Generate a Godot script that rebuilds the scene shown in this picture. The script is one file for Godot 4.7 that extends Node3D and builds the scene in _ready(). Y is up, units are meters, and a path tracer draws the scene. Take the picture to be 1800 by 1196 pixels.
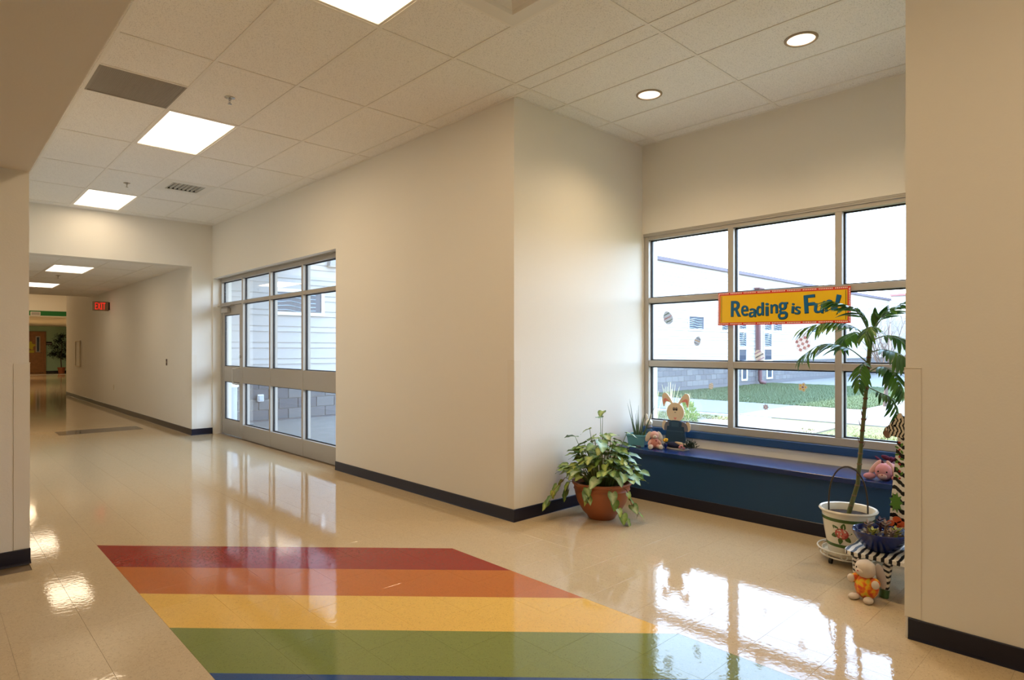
extends Node3D
# School corridor with a window alcove, coloured floor bands and a courtyard outside. Metres, y up.
# -x runs down the corridor, -z looks out of the alcove window.
const EYE := Vector3(0, 1.427, 0)
const YAW := 46.46
const FOCAL := 1088.0
const HORIZON := 613.5
const TILE := 0.3048
const CEIL := 3.5
const LOW_CEIL := 2.805
const SOFFIT := 2.603
const DOOR_Z := -3.52
const BACK_Z := -5.34
const ALC_X := -3.68
const ALC_R := -0.866
const HEAD_X := -11.02
const FAR_Z := -3.2
const LEFT_Z := -0.507
const JAMB_X := -5.19

var M := {}
var used := {}
var rng := RandomNumberGenerator.new()

# ---------- mesh builder ----------
class MB:
	var v := PackedVector3Array()
	var n := PackedVector3Array()
	var uv := PackedVector2Array()
	var c := PackedColorArray()
	var col := Color(1, 1, 1)
	var colored := false
	var xf := Transform3D.IDENTITY
	func tri(a: Vector3, b: Vector3, d: Vector3, na: Vector3, nb: Vector3, nd: Vector3, ua := Vector2.ZERO, ub := Vector2.ZERO, ud := Vector2.ZERO):
		a = xf * a; b = xf * b; d = xf * d
		na = (xf.basis * na).normalized(); nb = (xf.basis * nb).normalized(); nd = (xf.basis * nd).normalized()
		if (b - a).cross(d - a).dot(na + nb + nd) > 0.0:
			v.append_array([a, d, b]); n.append_array([na, nd, nb]); uv.append_array([ua, ud, ub])
		else:
			v.append_array([a, b, d]); n.append_array([na, nb, nd]); uv.append_array([ua, ub, ud])
		c.append_array([col, col, col])
	func quad(a: Vector3, b: Vector3, d: Vector3, e: Vector3, nn: Vector3):
		tri(a, b, d, nn, nn, nn, Vector2(0, 1), Vector2(1, 1), Vector2(1, 0))
		tri(a, d, e, nn, nn, nn, Vector2(0, 1), Vector2(1, 0), Vector2(0, 0))
	func box(lo: Vector3, hi: Vector3, bev := 0.0):
		var ce := (lo + hi) / 2.0
		var hs := (hi - lo) / 2.0
		hs = hs.abs()
		bev = minf(bev, minf(hs.x, minf(hs.y, hs.z)) * 0.49)
		var ax := [Vector3.RIGHT, Vector3.UP, Vector3.BACK]
		for k in 3:
			var u: Vector3 = ax[(k + 1) % 3]; var w: Vector3 = ax[(k + 2) % 3]
			var hu: float = hs[(k + 1) % 3] - bev; var hw: float = hs[(k + 2) % 3] - bev
			for s in [-1.0, 1.0]:
				var o: Vector3 = ce + ax[k] * hs[k] * s
				quad(o - u * hu - w * hw, o + u * hu - w * hw, o + u * hu + w * hw, o - u * hu + w * hw, ax[k] * s)
			if bev > 0.0:
				for su in [-1.0, 1.0]:
					for sw in [-1.0, 1.0]:
						var p: Vector3 = ce + u * hs[(k + 1) % 3] * su + w * hw * sw
						var q: Vector3 = ce + u * hu * su + w * hs[(k + 2) % 3] * sw
						var d: Vector3 = ax[k] * (hs[k] - bev)
						quad(p - d, p + d, q + d, q - d, (u * su + w * sw).normalized())
		if bev > 0.0:
			for sx in [-1.0, 1.0]:
				for sy in [-1.0, 1.0]:
					for sz in [-1.0, 1.0]:
						var s3 := Vector3(sx, sy, sz)
						var i := hs - Vector3.ONE * bev
						tri(ce + Vector3(hs.x, i.y, i.z) * s3, ce + Vector3(i.x, hs.y, i.z) * s3, ce + Vector3(i.x, i.y, hs.z) * s3, s3, s3, s3)
	func tube(path: Array, radius, seg := 8, caps := true, flat := 1.0):
		var m := path.size()
		var rings := []
		var nor := []
		var up := Vector3.UP
		var t0: Vector3 = (path[1] - path[0]).normalized()
		if absf(t0.dot(up)) > 0.9:
			up = Vector3.RIGHT
		for i in m:
			var t: Vector3 = (path[mini(i + 1, m - 1)] - path[maxi(i - 1, 0)]).normalized()
			var side := t.cross(up).normalized()
			up = side.cross(t).normalized()
			var r: float = radius[i] if radius is Array else radius
			var ring := []; var rn := []
			for k in seg:
				var a := TAU * k / seg
				var d := side * cos(a) + up * sin(a) * flat
				ring.append(path[i] + d * r); rn.append((side * cos(a) * flat + up * sin(a)).normalized())
			rings.append(ring); nor.append(rn)
		for i in m - 1:
			for k in seg:
				var k2 := (k + 1) % seg
				tri(rings[i][k], rings[i][k2], rings[i + 1][k2], nor[i][k], nor[i][k2], nor[i + 1][k2])
				tri(rings[i][k], rings[i + 1][k2], rings[i + 1][k], nor[i][k], nor[i + 1][k2], nor[i + 1][k])
		if caps:
			for e in [0, m - 1]:
				var t: Vector3 = (path[1] - path[0]).normalized() * -1.0 if e == 0 else (path[m - 1] - path[m - 2]).normalized()
				for k in seg:
					tri(path[e], rings[e][k], rings[e][(k + 1) % seg], t, t, t)
	func lathe(prof: Array, seg := 32, at := Vector3.ZERO, squash := 1.0):
		var m := prof.size()
		for i in m - 1:
			var a: Vector2 = prof[i]; var b: Vector2 = prof[i + 1]
			var d := (b - a).normalized()
			var ns := Vector2(d.y, -d.x)
			var n0 := ns; var n1 := ns
			if i > 0:
				var e: Vector2 = (a - prof[i - 1]).normalized(); var en := Vector2(e.y, -e.x)
				if en.dot(ns) > 0.75: n0 = (en + ns).normalized()
			if i < m - 2:
				var e: Vector2 = (prof[i + 2] - b).normalized(); var en := Vector2(e.y, -e.x)
				if en.dot(ns) > 0.75: n1 = (en + ns).normalized()
			for k in seg:
				var c0 := cos(TAU * k / seg); var s0 := sin(TAU * k / seg) * squash
				var c1 := cos(TAU * (k + 1) / seg); var s1 := sin(TAU * (k + 1) / seg) * squash
				var p00 := at + Vector3(a.x * c0, a.y, a.x * s0); var p01 := at + Vector3(a.x * c1, a.y, a.x * s1)
				var p10 := at + Vector3(b.x * c0, b.y, b.x * s0); var p11 := at + Vector3(b.x * c1, b.y, b.x * s1)
				var q00 := Vector3(n0.x * c0, n0.y, n0.x * s0); var q01 := Vector3(n0.x * c1, n0.y, n0.x * s1)
				var q10 := Vector3(n1.x * c0, n1.y, n1.x * s0); var q11 := Vector3(n1.x * c1, n1.y, n1.x * s1)
				var u0 := Vector2(float(k) / seg, float(i) / (m - 1)); var u1 := Vector2(float(k + 1) / seg, float(i) / (m - 1))
				var w0 := Vector2(float(k) / seg, float(i + 1) / (m - 1)); var w1 := Vector2(float(k + 1) / seg, float(i + 1) / (m - 1))
				if a.x > 1e-6: tri(p00, p01, p11, q00, q01, q11, u0, u1, w1)
				if b.x > 1e-6: tri(p00, p11, p10, q00, q11, q10, u0, w1, w0)
	func blob(ce: Vector3, r: Vector3, basis := Basis.IDENTITY, seg := 18, rings := 12, bump := 0.0, seed_ := 0.0):
		var pts := []; var nn := []
		for i in rings + 1:
			var th := PI * i / rings
			var row := []; var rown := []
			for k in seg + 1:
				var ph := TAU * k / seg
				var d := Vector3(sin(th) * cos(ph), cos(th), sin(th) * sin(ph))
				var f := 1.0 + bump * sin(d.x * 9.0 + seed_) * sin(d.y * 8.0 + seed_ * 2.0) * sin(d.z * 10.0 + 1.0)
				row.append(ce + basis * (d * r * f)); rown.append((basis * (d / r)).normalized())
			pts.append(row); nn.append(rown)
		for i in rings:
			for k in seg:
				if i > 0: tri(pts[i][k], pts[i][k + 1], pts[i + 1][k + 1], nn[i][k], nn[i][k + 1], nn[i + 1][k + 1])
				if i < rings - 1: tri(pts[i][k], pts[i + 1][k + 1], pts[i + 1][k], nn[i][k], nn[i + 1][k + 1], nn[i + 1][k])
	func prism(poly: PackedVector2Array, z0: float, z1: float):
		var idx := Geometry2D.triangulate_polygon(poly)
		for i in range(0, idx.size(), 3):
			for zz in [z0, z1]:
				var nn := Vector3(0, 0, signf(zz - (z0 + z1) / 2.0))
				var a: Vector2 = poly[idx[i]]; var b: Vector2 = poly[idx[i + 1]]; var d: Vector2 = poly[idx[i + 2]]
				tri(Vector3(a.x, a.y, zz), Vector3(b.x, b.y, zz), Vector3(d.x, d.y, zz), nn, nn, nn, a, b, d)
		var area := 0.0
		for i in poly.size():
			area += poly[i].cross(poly[(i + 1) % poly.size()])
		for i in poly.size():
			var a: Vector2 = poly[i]; var b: Vector2 = poly[(i + 1) % poly.size()]
			var e := (b - a).normalized()
			var nn := Vector3(e.y, -e.x, 0) * signf(area)
			tri(Vector3(a.x, a.y, z0), Vector3(b.x, b.y, z0), Vector3(b.x, b.y, z1), nn, nn, nn, a, b, b)
			tri(Vector3(a.x, a.y, z0), Vector3(b.x, b.y, z1), Vector3(a.x, a.y, z1), nn, nn, nn, a, b, a)
	func sheet(g: Array, cols = null):
		# a smooth surface through a grid of points; cols holds a colour for each point
		var h := g.size(); var w: int = g[0].size()
		var nn := []
		for i in h:
			var row := []
			for k in w:
				var du: Vector3 = g[i][mini(k + 1, w - 1)] - g[i][maxi(k - 1, 0)]
				var dv: Vector3 = g[mini(i + 1, h - 1)][k] - g[maxi(i - 1, 0)][k]
				var nv := du.cross(dv)
				row.append(nv.normalized() if nv.length() > 1e-9 else Vector3.UP)
			nn.append(row)
		for i in h - 1:
			for k in w - 1:
				for t in [[[i, k], [i, k + 1], [i + 1, k + 1]], [[i, k], [i + 1, k + 1], [i + 1, k]]]:
					var before := v.size()
					tri(g[t[0][0]][t[0][1]], g[t[1][0]][t[1][1]], g[t[2][0]][t[2][1]], nn[t[0][0]][t[0][1]], nn[t[1][0]][t[1][1]], nn[t[2][0]][t[2][1]])
					if cols != null:
						for j in 3:
							var at: Vector3 = v[before + j]
							for q in t:
								if (xf * g[q[0]][q[1]]).is_equal_approx(at): c[before + j] = cols[q[0]][q[1]]
	func mesh() -> ArrayMesh:
		var a := []
		a.resize(Mesh.ARRAY_MAX)
		a[Mesh.ARRAY_VERTEX] = v; a[Mesh.ARRAY_NORMAL] = n; a[Mesh.ARRAY_TEX_UV] = uv
		if colored: a[Mesh.ARRAY_COLOR] = c
		var m := ArrayMesh.new()
		m.add_surface_from_arrays(Mesh.PRIMITIVE_TRIANGLES, a)
		return m

# ---------- scene helpers ----------
func numbered(called: String) -> String:
	var k: int = used.get(called, 0)
	used[called] = k + 1
	return called if k == 0 else "%s_%03d" % [called, k]
func obj(called: String, mb, m: Material, parent: Node = null, at := Vector3.ZERO) -> MeshInstance3D:
	var o := MeshInstance3D.new()
	o.mesh = mb.mesh() if mb is MB else mb
	o.material_override = m
	o.position = at
	o.cast_shadow = GeometryInstance3D.SHADOW_CASTING_SETTING_ON
	if parent == null:
		o.name = numbered(called); add_child(o)
	else:
		o.name = called; parent.add_child(o, true)
	return o
func boxed(called: String, lo: Vector3, hi: Vector3, m: Material, parent: Node = null, bev := 0.0) -> MeshInstance3D:
	var b := MB.new(); b.box(lo, hi, bev)
	return obj(called, b, m, parent)
func struct(called: String, lo: Vector3, hi: Vector3, m: Material, bev := 0.0) -> MeshInstance3D:
	var o := boxed(called, lo, hi, m, null, bev)
	o.set_meta("kind", "structure")
	return o
func thing(called: String, label: String, category: String, at := Vector3.ZERO, turn := 0.0, group := "") -> Node3D:
	var o := Node3D.new()
	o.name = numbered(called); add_child(o)
	o.position = at; o.rotation.y = turn
	return tag(o, label, category, group)
func tag(o: Node, label: String, category: String, group := "", kind := "") -> Node:
	if label: o.set_meta("label", label)
	if category: o.set_meta("category", category)
	if group: o.set_meta("group", group)
	if kind: o.set_meta("kind", kind)
	return o
func setting(called: String) -> Node3D:
	var o := Node3D.new(); o.name = numbered(called); add_child(o); o.set_meta("kind", "structure")
	return o
# pixels of the 1800 x 1196 frame to points on the plane that the thing touches
func ray(u: float, v: float) -> Vector3:
	return Basis(Vector3.UP, deg_to_rad(YAW)) * Vector3((u - 900.0) / FOCAL, (HORIZON - v) / FOCAL, -1.0)
func on_y(u: float, v: float, y: float) -> Vector3:
	var r := ray(u, v); return EYE + r * ((y - EYE.y) / r.y)
func on_z(u: float, v: float, z: float) -> Vector3:
	var r := ray(u, v); return EYE + r * ((z - EYE.z) / r.z)
func on_x(u: float, v: float, x: float) -> Vector3:
	var r := ray(u, v); return EYE + r * ((x - EYE.x) / r.x)
func seen_at(p: Vector3) -> Vector2:
	var q := Basis(Vector3.UP, deg_to_rad(-YAW)) * (p - EYE)
	return Vector2(900.0 + FOCAL * q.x / -q.z, HORIZON - FOCAL * q.y / -q.z) if q.z < -0.05 else Vector2(-9999, -9999)
# ---------- materials ----------
func mat(called: String, color: Color, rough := 0.6, metal := 0.0) -> StandardMaterial3D:
	var m := StandardMaterial3D.new()
	m.resource_name = called; m.albedo_color = color; m.roughness = rough; m.metallic = metal
	M[called] = m
	return m
func world_tex(m: StandardMaterial3D, size: float):
	m.uv1_triplanar = true; m.uv1_world_triplanar = true
	m.uv1_scale = Vector3.ONE / size
	m.uv1_triplanar_sharpness = 8.0
func noise_tex(freq: float, octaves := 3, size := 256, seed_ := 1, ramp = null) -> NoiseTexture2D:
	var f := FastNoiseLite.new()
	f.seed = seed_; f.frequency = freq; f.fractal_octaves = octaves; f.noise_type = FastNoiseLite.TYPE_SIMPLEX_SMOOTH
	var t := NoiseTexture2D.new()
	t.width = size; t.height = size; t.seamless = true; t.noise = f
	if ramp:
		var g := Gradient.new()
		g.offsets = PackedFloat32Array(ramp[0]); g.colors = PackedColorArray(ramp[1])
		t.color_ramp = g
	return t
func relief(m: StandardMaterial3D, t: Texture2D, cm: float):
	m.heightmap_enabled = true; m.heightmap_texture = t; m.heightmap_scale = cm
func chips(size: int, count: int, base: float, lo: float, hi: float, longest: float, seed_: int) -> ImageTexture:
	# short streaks of lighter and darker vinyl chips on an even ground
	var im := Image.create(size, size, false, Image.FORMAT_RGB8)
	im.fill(Color(base, base, base))
	var r := RandomNumberGenerator.new(); r.seed = seed_
	for i in count:
		var p := Vector2(r.randf() * size, r.randf() * size)
		var a := r.randf() * TAU
		var l := r.randf_range(1.0, longest)
		var w := r.randi_range(1, 2)
		var k := r.randf_range(lo, hi)
		for s in int(l):
			var q := p + Vector2(cos(a), sin(a)) * s
			for t in w:
				im.set_pixel(posmod(int(q.x) + t, size), posmod(int(q.y), size), Color(k, k, k))
	im.generate_mipmaps()
	return ImageTexture.create_from_image(im)

func make_materials():
	var peel := noise_tex(0.06, 3, 512, 3)
	mat("wall_paint", Color(0.915, 0.90, 0.86), 0.62)
	world_tex(M.wall_paint, 0.5); relief(M.wall_paint, peel, 0.03)
	mat("wall_green", Color(0.66, 0.80, 0.68), 0.6)
	mat("stripe_green", Color(0.05, 0.42, 0.16), 0.6)
	mat("guard", Color(0.905, 0.885, 0.835), 0.4)
	mat("base_navy", Color(0.065, 0.075, 0.16), 0.35)
	# acoustic tile: pinholes and short fissures
	mat("acoustic", Color(0.96, 0.95, 0.925), 0.9)
	M.acoustic.albedo_texture = chips(512, 5200, 1.0, 0.62, 0.9, 5.0, 5)
	world_tex(M.acoustic, 0.61); relief(M.acoustic, M.acoustic.albedo_texture, 0.08)
	mat("tee", Color(0.93, 0.915, 0.88), 0.4)
	mat("plenum", Color(0.3, 0.3, 0.3), 0.9)
	mat("white_metal", Color(0.9, 0.89, 0.86), 0.35)
	mat("grille_grey", Color(0.60, 0.575, 0.53), 0.5)
	mat("dark", Color(0.03, 0.03, 0.035), 0.6)
	var chip := chips(512, 5200, 0.92, 0.76, 1.0, 12.0, 11)
	var ripple := noise_tex(0.03, 3, 512, 21)
	var tints := {"beige": Color(0.845, 0.755, 0.605), "red": Color(0.62, 0.13, 0.10), "orange": Color(0.80, 0.445, 0.16), "yellow": Color(0.97, 0.78, 0.37), "green": Color(0.52, 0.565, 0.28), "blue": Color(0.14, 0.31, 0.55), "violet": Color(0.36, 0.24, 0.5), "slate": Color(0.33, 0.33, 0.34)}
	for k in tints:
		var m := mat("floor_" + k, tints[k], 0.055)
		m.metallic_specular = 0.5
		m.albedo_texture = chip
		world_tex(m, 0.62)
		relief(m, ripple, 0.016)
	mat("floor_bed", Color(0.45, 0.38, 0.29), 0.6)
	mat("alu", Color(0.70, 0.68, 0.645), 0.42, 0.25)
	mat("alu_bright", Color(0.80, 0.79, 0.77), 0.28, 0.6)
	mat("gasket", Color(0.05, 0.07, 0.10), 0.5)
	var g := mat("glass", Color(1, 1, 1, 0.04), 0.0)
	g.transparency = BaseMaterial3D.TRANSPARENCY_ALPHA
	mat("laminate_top", Color(0.06, 0.17, 0.38), 0.25)
	mat("laminate_front", Color(0.10, 0.27, 0.43), 0.5)
	mat("sill_blue", Color(0.14, 0.30, 0.50), 0.3)
	var tr := mat("troffer_lens", Color(0.98, 0.96, 0.92), 0.4)
	tr.emission_enabled = true; tr.emission = Color(1.0, 0.97, 0.92); tr.emission_energy_multiplier = 1.6
	var dl := mat("lamp_glow", Color(0.98, 0.93, 0.86), 0.4)
	dl.emission_enabled = true; dl.emission = Color(1.0, 0.90, 0.80); dl.emission_energy_multiplier = 1.3
	mat("lamp_trim", Color(0.62, 0.55, 0.45), 0.4)
	mat("chrome", Color(0.75, 0.74, 0.72), 0.25, 0.9)
	mat("oak", Color(0.66, 0.46, 0.26), 0.4)
	M.oak.albedo_texture = noise_tex(0.02, 3, 256, 9, [[0.0, 1.0], [Color(0.86, 0.86, 0.86), Color(1, 1, 1)]])
	world_tex(M.oak, 1.0)
	mat("soil", Color(0.22, 0.16, 0.11), 0.95)
	relief(M.soil, noise_tex(0.08, 3, 256, 7), 0.6); world_tex(M.soil, 0.12)

# ---------- camera, sky, sun ----------
const FILL := Color(1.0, 0.87, 0.69)
func make_view():
	var cam := Camera3D.new()
	cam.name = "camera"
	cam.position = EYE
	cam.rotation_degrees = Vector3(0, YAW, 0)
	var near := 0.05
	cam.set_frustum(2.0 * near * 598.0 / FOCAL, Vector2(0, near * (HORIZON - 598.0) / FOCAL), near, 400.0)
	add_child(cam); cam.current = true
	var sky_mat := ProceduralSkyMaterial.new()
	sky_mat.sky_top_color = Color(0.68, 0.83, 1.0)
	sky_mat.sky_horizon_color = Color(0.89, 0.945, 1.0)
	sky_mat.ground_horizon_color = Color(0.7, 0.7, 0.68)
	sky_mat.ground_bottom_color = Color(0.5, 0.5, 0.48)
	sky_mat.sky_curve = 0.2
	sky_mat.energy_multiplier = 8.4
	var sky := Sky.new(); sky.sky_material = sky_mat
	var e := Environment.new()
	e.background_mode = Environment.BG_SKY; e.sky = sky
	e.tonemap_mode = Environment.TONE_MAPPER_LINEAR
	e.tonemap_exposure = 1.24
	e.sdfgi_enabled = true; e.ssao_enabled = true; e.ssil_enabled = true
	var we := WorldEnvironment.new(); we.name = "environment"; we.environment = e
	add_child(we)
	var sun := DirectionalLight3D.new()
	sun.name = "sun"
	sun.light_color = Color(1.0, 0.95, 0.86); sun.light_energy = 4.2; sun.light_angular_distance = 0.5; sun.shadow_enabled = true
	sun.look_at_from_position(Vector3.ZERO, Vector3(1.0, -0.92, -0.12), Vector3.UP)
	add_child(sun)
func area(at: Vector3, size: Vector2, energy: float, color: Color, parent: Node = null):
	var l := AreaLight3D.new()
	l.name = "light"
	l.area_size = size; l.light_energy = energy; l.light_color = color
	l.area_range = 40.0; l.area_attenuation = 2.0
	l.shadow_enabled = true
	l.rotation_degrees = Vector3(-90, 0, 0)
	l.position = at
	if parent: parent.add_child(l, true)
	else: add_child(l, true)
# ---------- the shell ----------
func slab_with_hole(called: String, z0: float, z1: float, x0: float, x1: float, y0: float, y1: float, hx0: float, hx1: float, hy0: float, hy1: float, m: Material):
	# a wall along x with one opening, as one mesh
	var b := MB.new()
	if hx0 > x0: b.box(Vector3(x0, y0, z0), Vector3(hx0, y1, z1))
	if x1 > hx1: b.box(Vector3(hx1, y0, z0), Vector3(x1, y1, z1))
	if y1 > hy1: b.box(Vector3(hx0, hy1, z0), Vector3(hx1, y1, z1))
	if hy0 > y0: b.box(Vector3(hx0, y0, z0), Vector3(hx1, hy0, z1))
	var o := obj(called, b, m); o.set_meta("kind", "structure")
	return o
func build_shell():
	var p: Material = M.wall_paint
	var top := 3.8
	slab_with_hole("wall_right", -3.82, DOOR_Z, -11.05, ALC_X, 0.0, top, -10.99, -6.72, 0.0, 2.61, p)
	struct("wall_alcove_left", Vector3(ALC_X - 0.3, 0, BACK_Z - 0.26), Vector3(ALC_X, top, -3.82), p)
	slab_with_hole("wall_alcove_back", BACK_Z - 0.26, BACK_Z, ALC_X, ALC_R, 0.0, top, -3.672, ALC_R, 0.57, 2.6, p)
	struct("wall_alcove_right", Vector3(ALC_R, 0, BACK_Z - 0.26), Vector3(ALC_R + 0.28, top, DOOR_Z - 0.3), p)
	struct("wall_pier", Vector3(-0.878, 0, DOOR_Z - 0.3), Vector3(6.0, top, DOOR_Z), p)
	struct("wall_near_left", Vector3(-11.3, 0, LEFT_Z), Vector3(JAMB_X, top, 4.3), p)
	struct("wall_behind", Vector3(JAMB_X, 0, 4.0), Vector3(6.3, top, 4.3), p)
	struct("wall_corridor_end", Vector3(6.0, 0, -3.82), Vector3(6.3, top, 4.0), p)
	struct("ceiling_soffit", Vector3(JAMB_X, SOFFIT, LEFT_Z), Vector3(6.0, top, 4.0), p)
	# header over the lower corridor, the jog beside the glass door and the corridor wall behind it
	struct("wall_header", Vector3(-11.3, LOW_CEIL - 0.02, FAR_Z), Vector3(HEAD_X, top, LEFT_Z), p)
	struct("wall_far_right", Vector3(-23.4, 0, FAR_Z - 0.45), Vector3(HEAD_X, top + 0.6, FAR_Z), p)
	struct("wall_far_left", Vector3(-46.0, 0, LEFT_Z + 2.6), Vector3(-11.3, 4.6, LEFT_Z + 2.9), p)
	struct("wall_far_side", Vector3(-19.3, 0, LEFT_Z), Vector3(-11.3, LOW_CEIL + 0.9, LEFT_Z + 0.3), p)
	# lobby at the end of the corridor
	struct("wall_lobby_right", Vector3(-46.0, 0, -7.05), Vector3(-23.0, 4.6, -6.75), p)
	struct("wall_lobby_step", Vector3(-23.4, 0, -6.75), Vector3(-23.1, 4.6, FAR_Z - 0.45), p)
	struct("wall_lobby_end", Vector3(-46.3, 0, -7.05), Vector3(-46.0, 4.6, 2.4), M.wall_green)
	var bulk := struct("wall_bulkhead", Vector3(-46.0, 2.77, -6.75), Vector3(-32.0, 4.6, 2.1), p)
	boxed("painted_band", Vector3(-32.0, 2.80, -6.75), Vector3(-31.985, 3.0, 2.1), M.stripe_green, bulk)
	struct("ceiling_lobby", Vector3(-46.3, 4.3, -7.05), Vector3(-19.3, 4.6, 2.4), p)
	struct("wall_lobby_front", Vector3(-19.6, LOW_CEIL + 0.0, FAR_Z), Vector3(-19.3, 4.6, 2.4), p)
	struct("roof_slab", Vector3(-19.3, 3.8, -5.75), Vector3(6.5, 4.0, 4.5), M.plenum)
	# baseboards
	var z := DOOR_Z
	var n: Material = M.base_navy
	var bb := 0.103
	base_run("baseboard_right", Vector3(-6.72, 0, z), Vector3(ALC_X + 0.012, 0, z), Vector3(0, 0, 1), bb, n)
	base_run("baseboard_alcove_left", Vector3(ALC_X, 0, z + 0.0), Vector3(ALC_X, 0, -4.94), Vector3(1, 0, 0), bb, n)
	base_run("baseboard_pier", Vector3(-0.866, 0, z), Vector3(6.0, 0, z), Vector3(0, 0, 1), bb, n)
	base_run("baseboard_near_left", Vector3(JAMB_X, 0, LEFT_Z), Vector3(JAMB_X, 0, 4.0), Vector3(1, 0, 0), bb, n)
	base_run("baseboard_jog", Vector3(HEAD_X, 0, FAR_Z), Vector3(HEAD_X, 0, -3.63), Vector3(1, 0, 0), bb, n)
	base_run("baseboard_far_right", Vector3(-23.4, 0, FAR_Z), Vector3(HEAD_X + 0.012, 0, FAR_Z), Vector3(0, 0, 1), bb, n)
	base_run("baseboard_lobby", Vector3(-46.0, 0, -6.75), Vector3(-46.0, 0, 2.0), Vector3(1, 0, 0), bb, n)
	base_run("baseboard_lobby_right", Vector3(-46.0, 0, -6.75), Vector3(-23.4, 0, -6.75), Vector3(0, 0, 1), bb, n)
	base_run("baseboard_behind", Vector3(JAMB_X, 0, 4.0), Vector3(6.0, 0, 4.0), Vector3(0, 0, -1), bb, n)
	base_run("baseboard_near_side", Vector3(-11.0, 0, LEFT_Z), Vector3(JAMB_X, 0, LEFT_Z), Vector3(0, 0, -1), bb, n)
	# corner guards, up to 1.33 m
	guard(Vector3(JAMB_X, 0, LEFT_Z), Vector3(1, 0, -1), 0.082)
	guard(Vector3(ALC_X, 0, DOOR_Z), Vector3(1, 0, 1), 0.075)
	guard(Vector3(-0.878, 0, DOOR_Z), Vector3(-1, 0, 1), 0.066)
	guard(Vector3(HEAD_X, 0, FAR_Z), Vector3(1, 0, 1), 0.075)
	guard(Vector3(-23.4, 0, FAR_Z), Vector3(-1, 0, 1), 0.075)
func base_run(called: String, a: Vector3, b: Vector3, out: Vector3, h: float, m: Material):
	var t := 0.008
	var mb := MB.new()
	var d := (b - a).normalized()
	# straight face, small cove at the toe
	var prof := [Vector2(0, h), Vector2(t * 0.6, h), Vector2(t, h - 0.004), Vector2(t, 0.016), Vector2(t * 1.2, 0.005), Vector2(t * 1.5, 0.0), Vector2(0, 0)]
	for i in prof.size() - 1:
		var p: Vector2 = prof[i]; var q: Vector2 = prof[i + 1]
		var e := (q - p).normalized()
		var nn: Vector3 = (out * -e.y + Vector3.UP * e.x).normalized()
		var ext := d * 0.0
		var p0 := a + out * p.x + Vector3.UP * p.y - ext; var p1 := b + out * p.x + Vector3.UP * p.y + ext
		var q0 := a + out * q.x + Vector3.UP * q.y - ext; var q1 := b + out * q.x + Vector3.UP * q.y + ext
		mb.quad(p0, p1, q1, q0, nn)
	for e in [[a, -d], [b, d]]:
		for i in range(1, prof.size() - 2):
			var f := func(k): return e[0] + out * prof[k].x + Vector3.UP * prof[k].y
			mb.tri(f.call(0), f.call(i), f.call(i + 1), e[1], e[1], e[1])
		mb.tri(e[0] + Vector3.UP * h, e[0] + out * prof[5].x, e[0], e[1], e[1], e[1])
	var o := obj(called, mb, m); o.set_meta("kind", "structure")
func guard(at: Vector3, out: Vector3, w: float):
	var t := 0.004
	var b := MB.new()
	var y0 := 0.106; var y1 := 1.33
	b.box(Vector3(minf(at.x - out.x * w, at.x + out.x * t), y0, minf(at.z, at.z + out.z * t)), Vector3(maxf(at.x - out.x * w, at.x + out.x * t), y1, maxf(at.z, at.z + out.z * t)), 0.0015)
	b.box(Vector3(minf(at.x, at.x + out.x * t), y0, minf(at.z - out.z * w, at.z)), Vector3(maxf(at.x, at.x + out.x * t), y1, maxf(at.z - out.z * w, at.z)), 0.0015)
	# the cap on top
	b.box(Vector3(minf(at.x - out.x * (w + 0.002), at.x + out.x * 0.006), y1, minf(at.z - out.z * 0.0, at.z + out.z * 0.006)), Vector3(maxf(at.x - out.x * (w + 0.002), at.x + out.x * 0.006), y1 + 0.006, maxf(at.z, at.z + out.z * 0.006)), 0.0015)
	var o := obj("trim_%d" % (used.get("guards", 0) + 1), b, M.guard)
	used["guards"] = used.get("guards", 0) + 1
	o.set_meta("kind", "structure")

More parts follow.
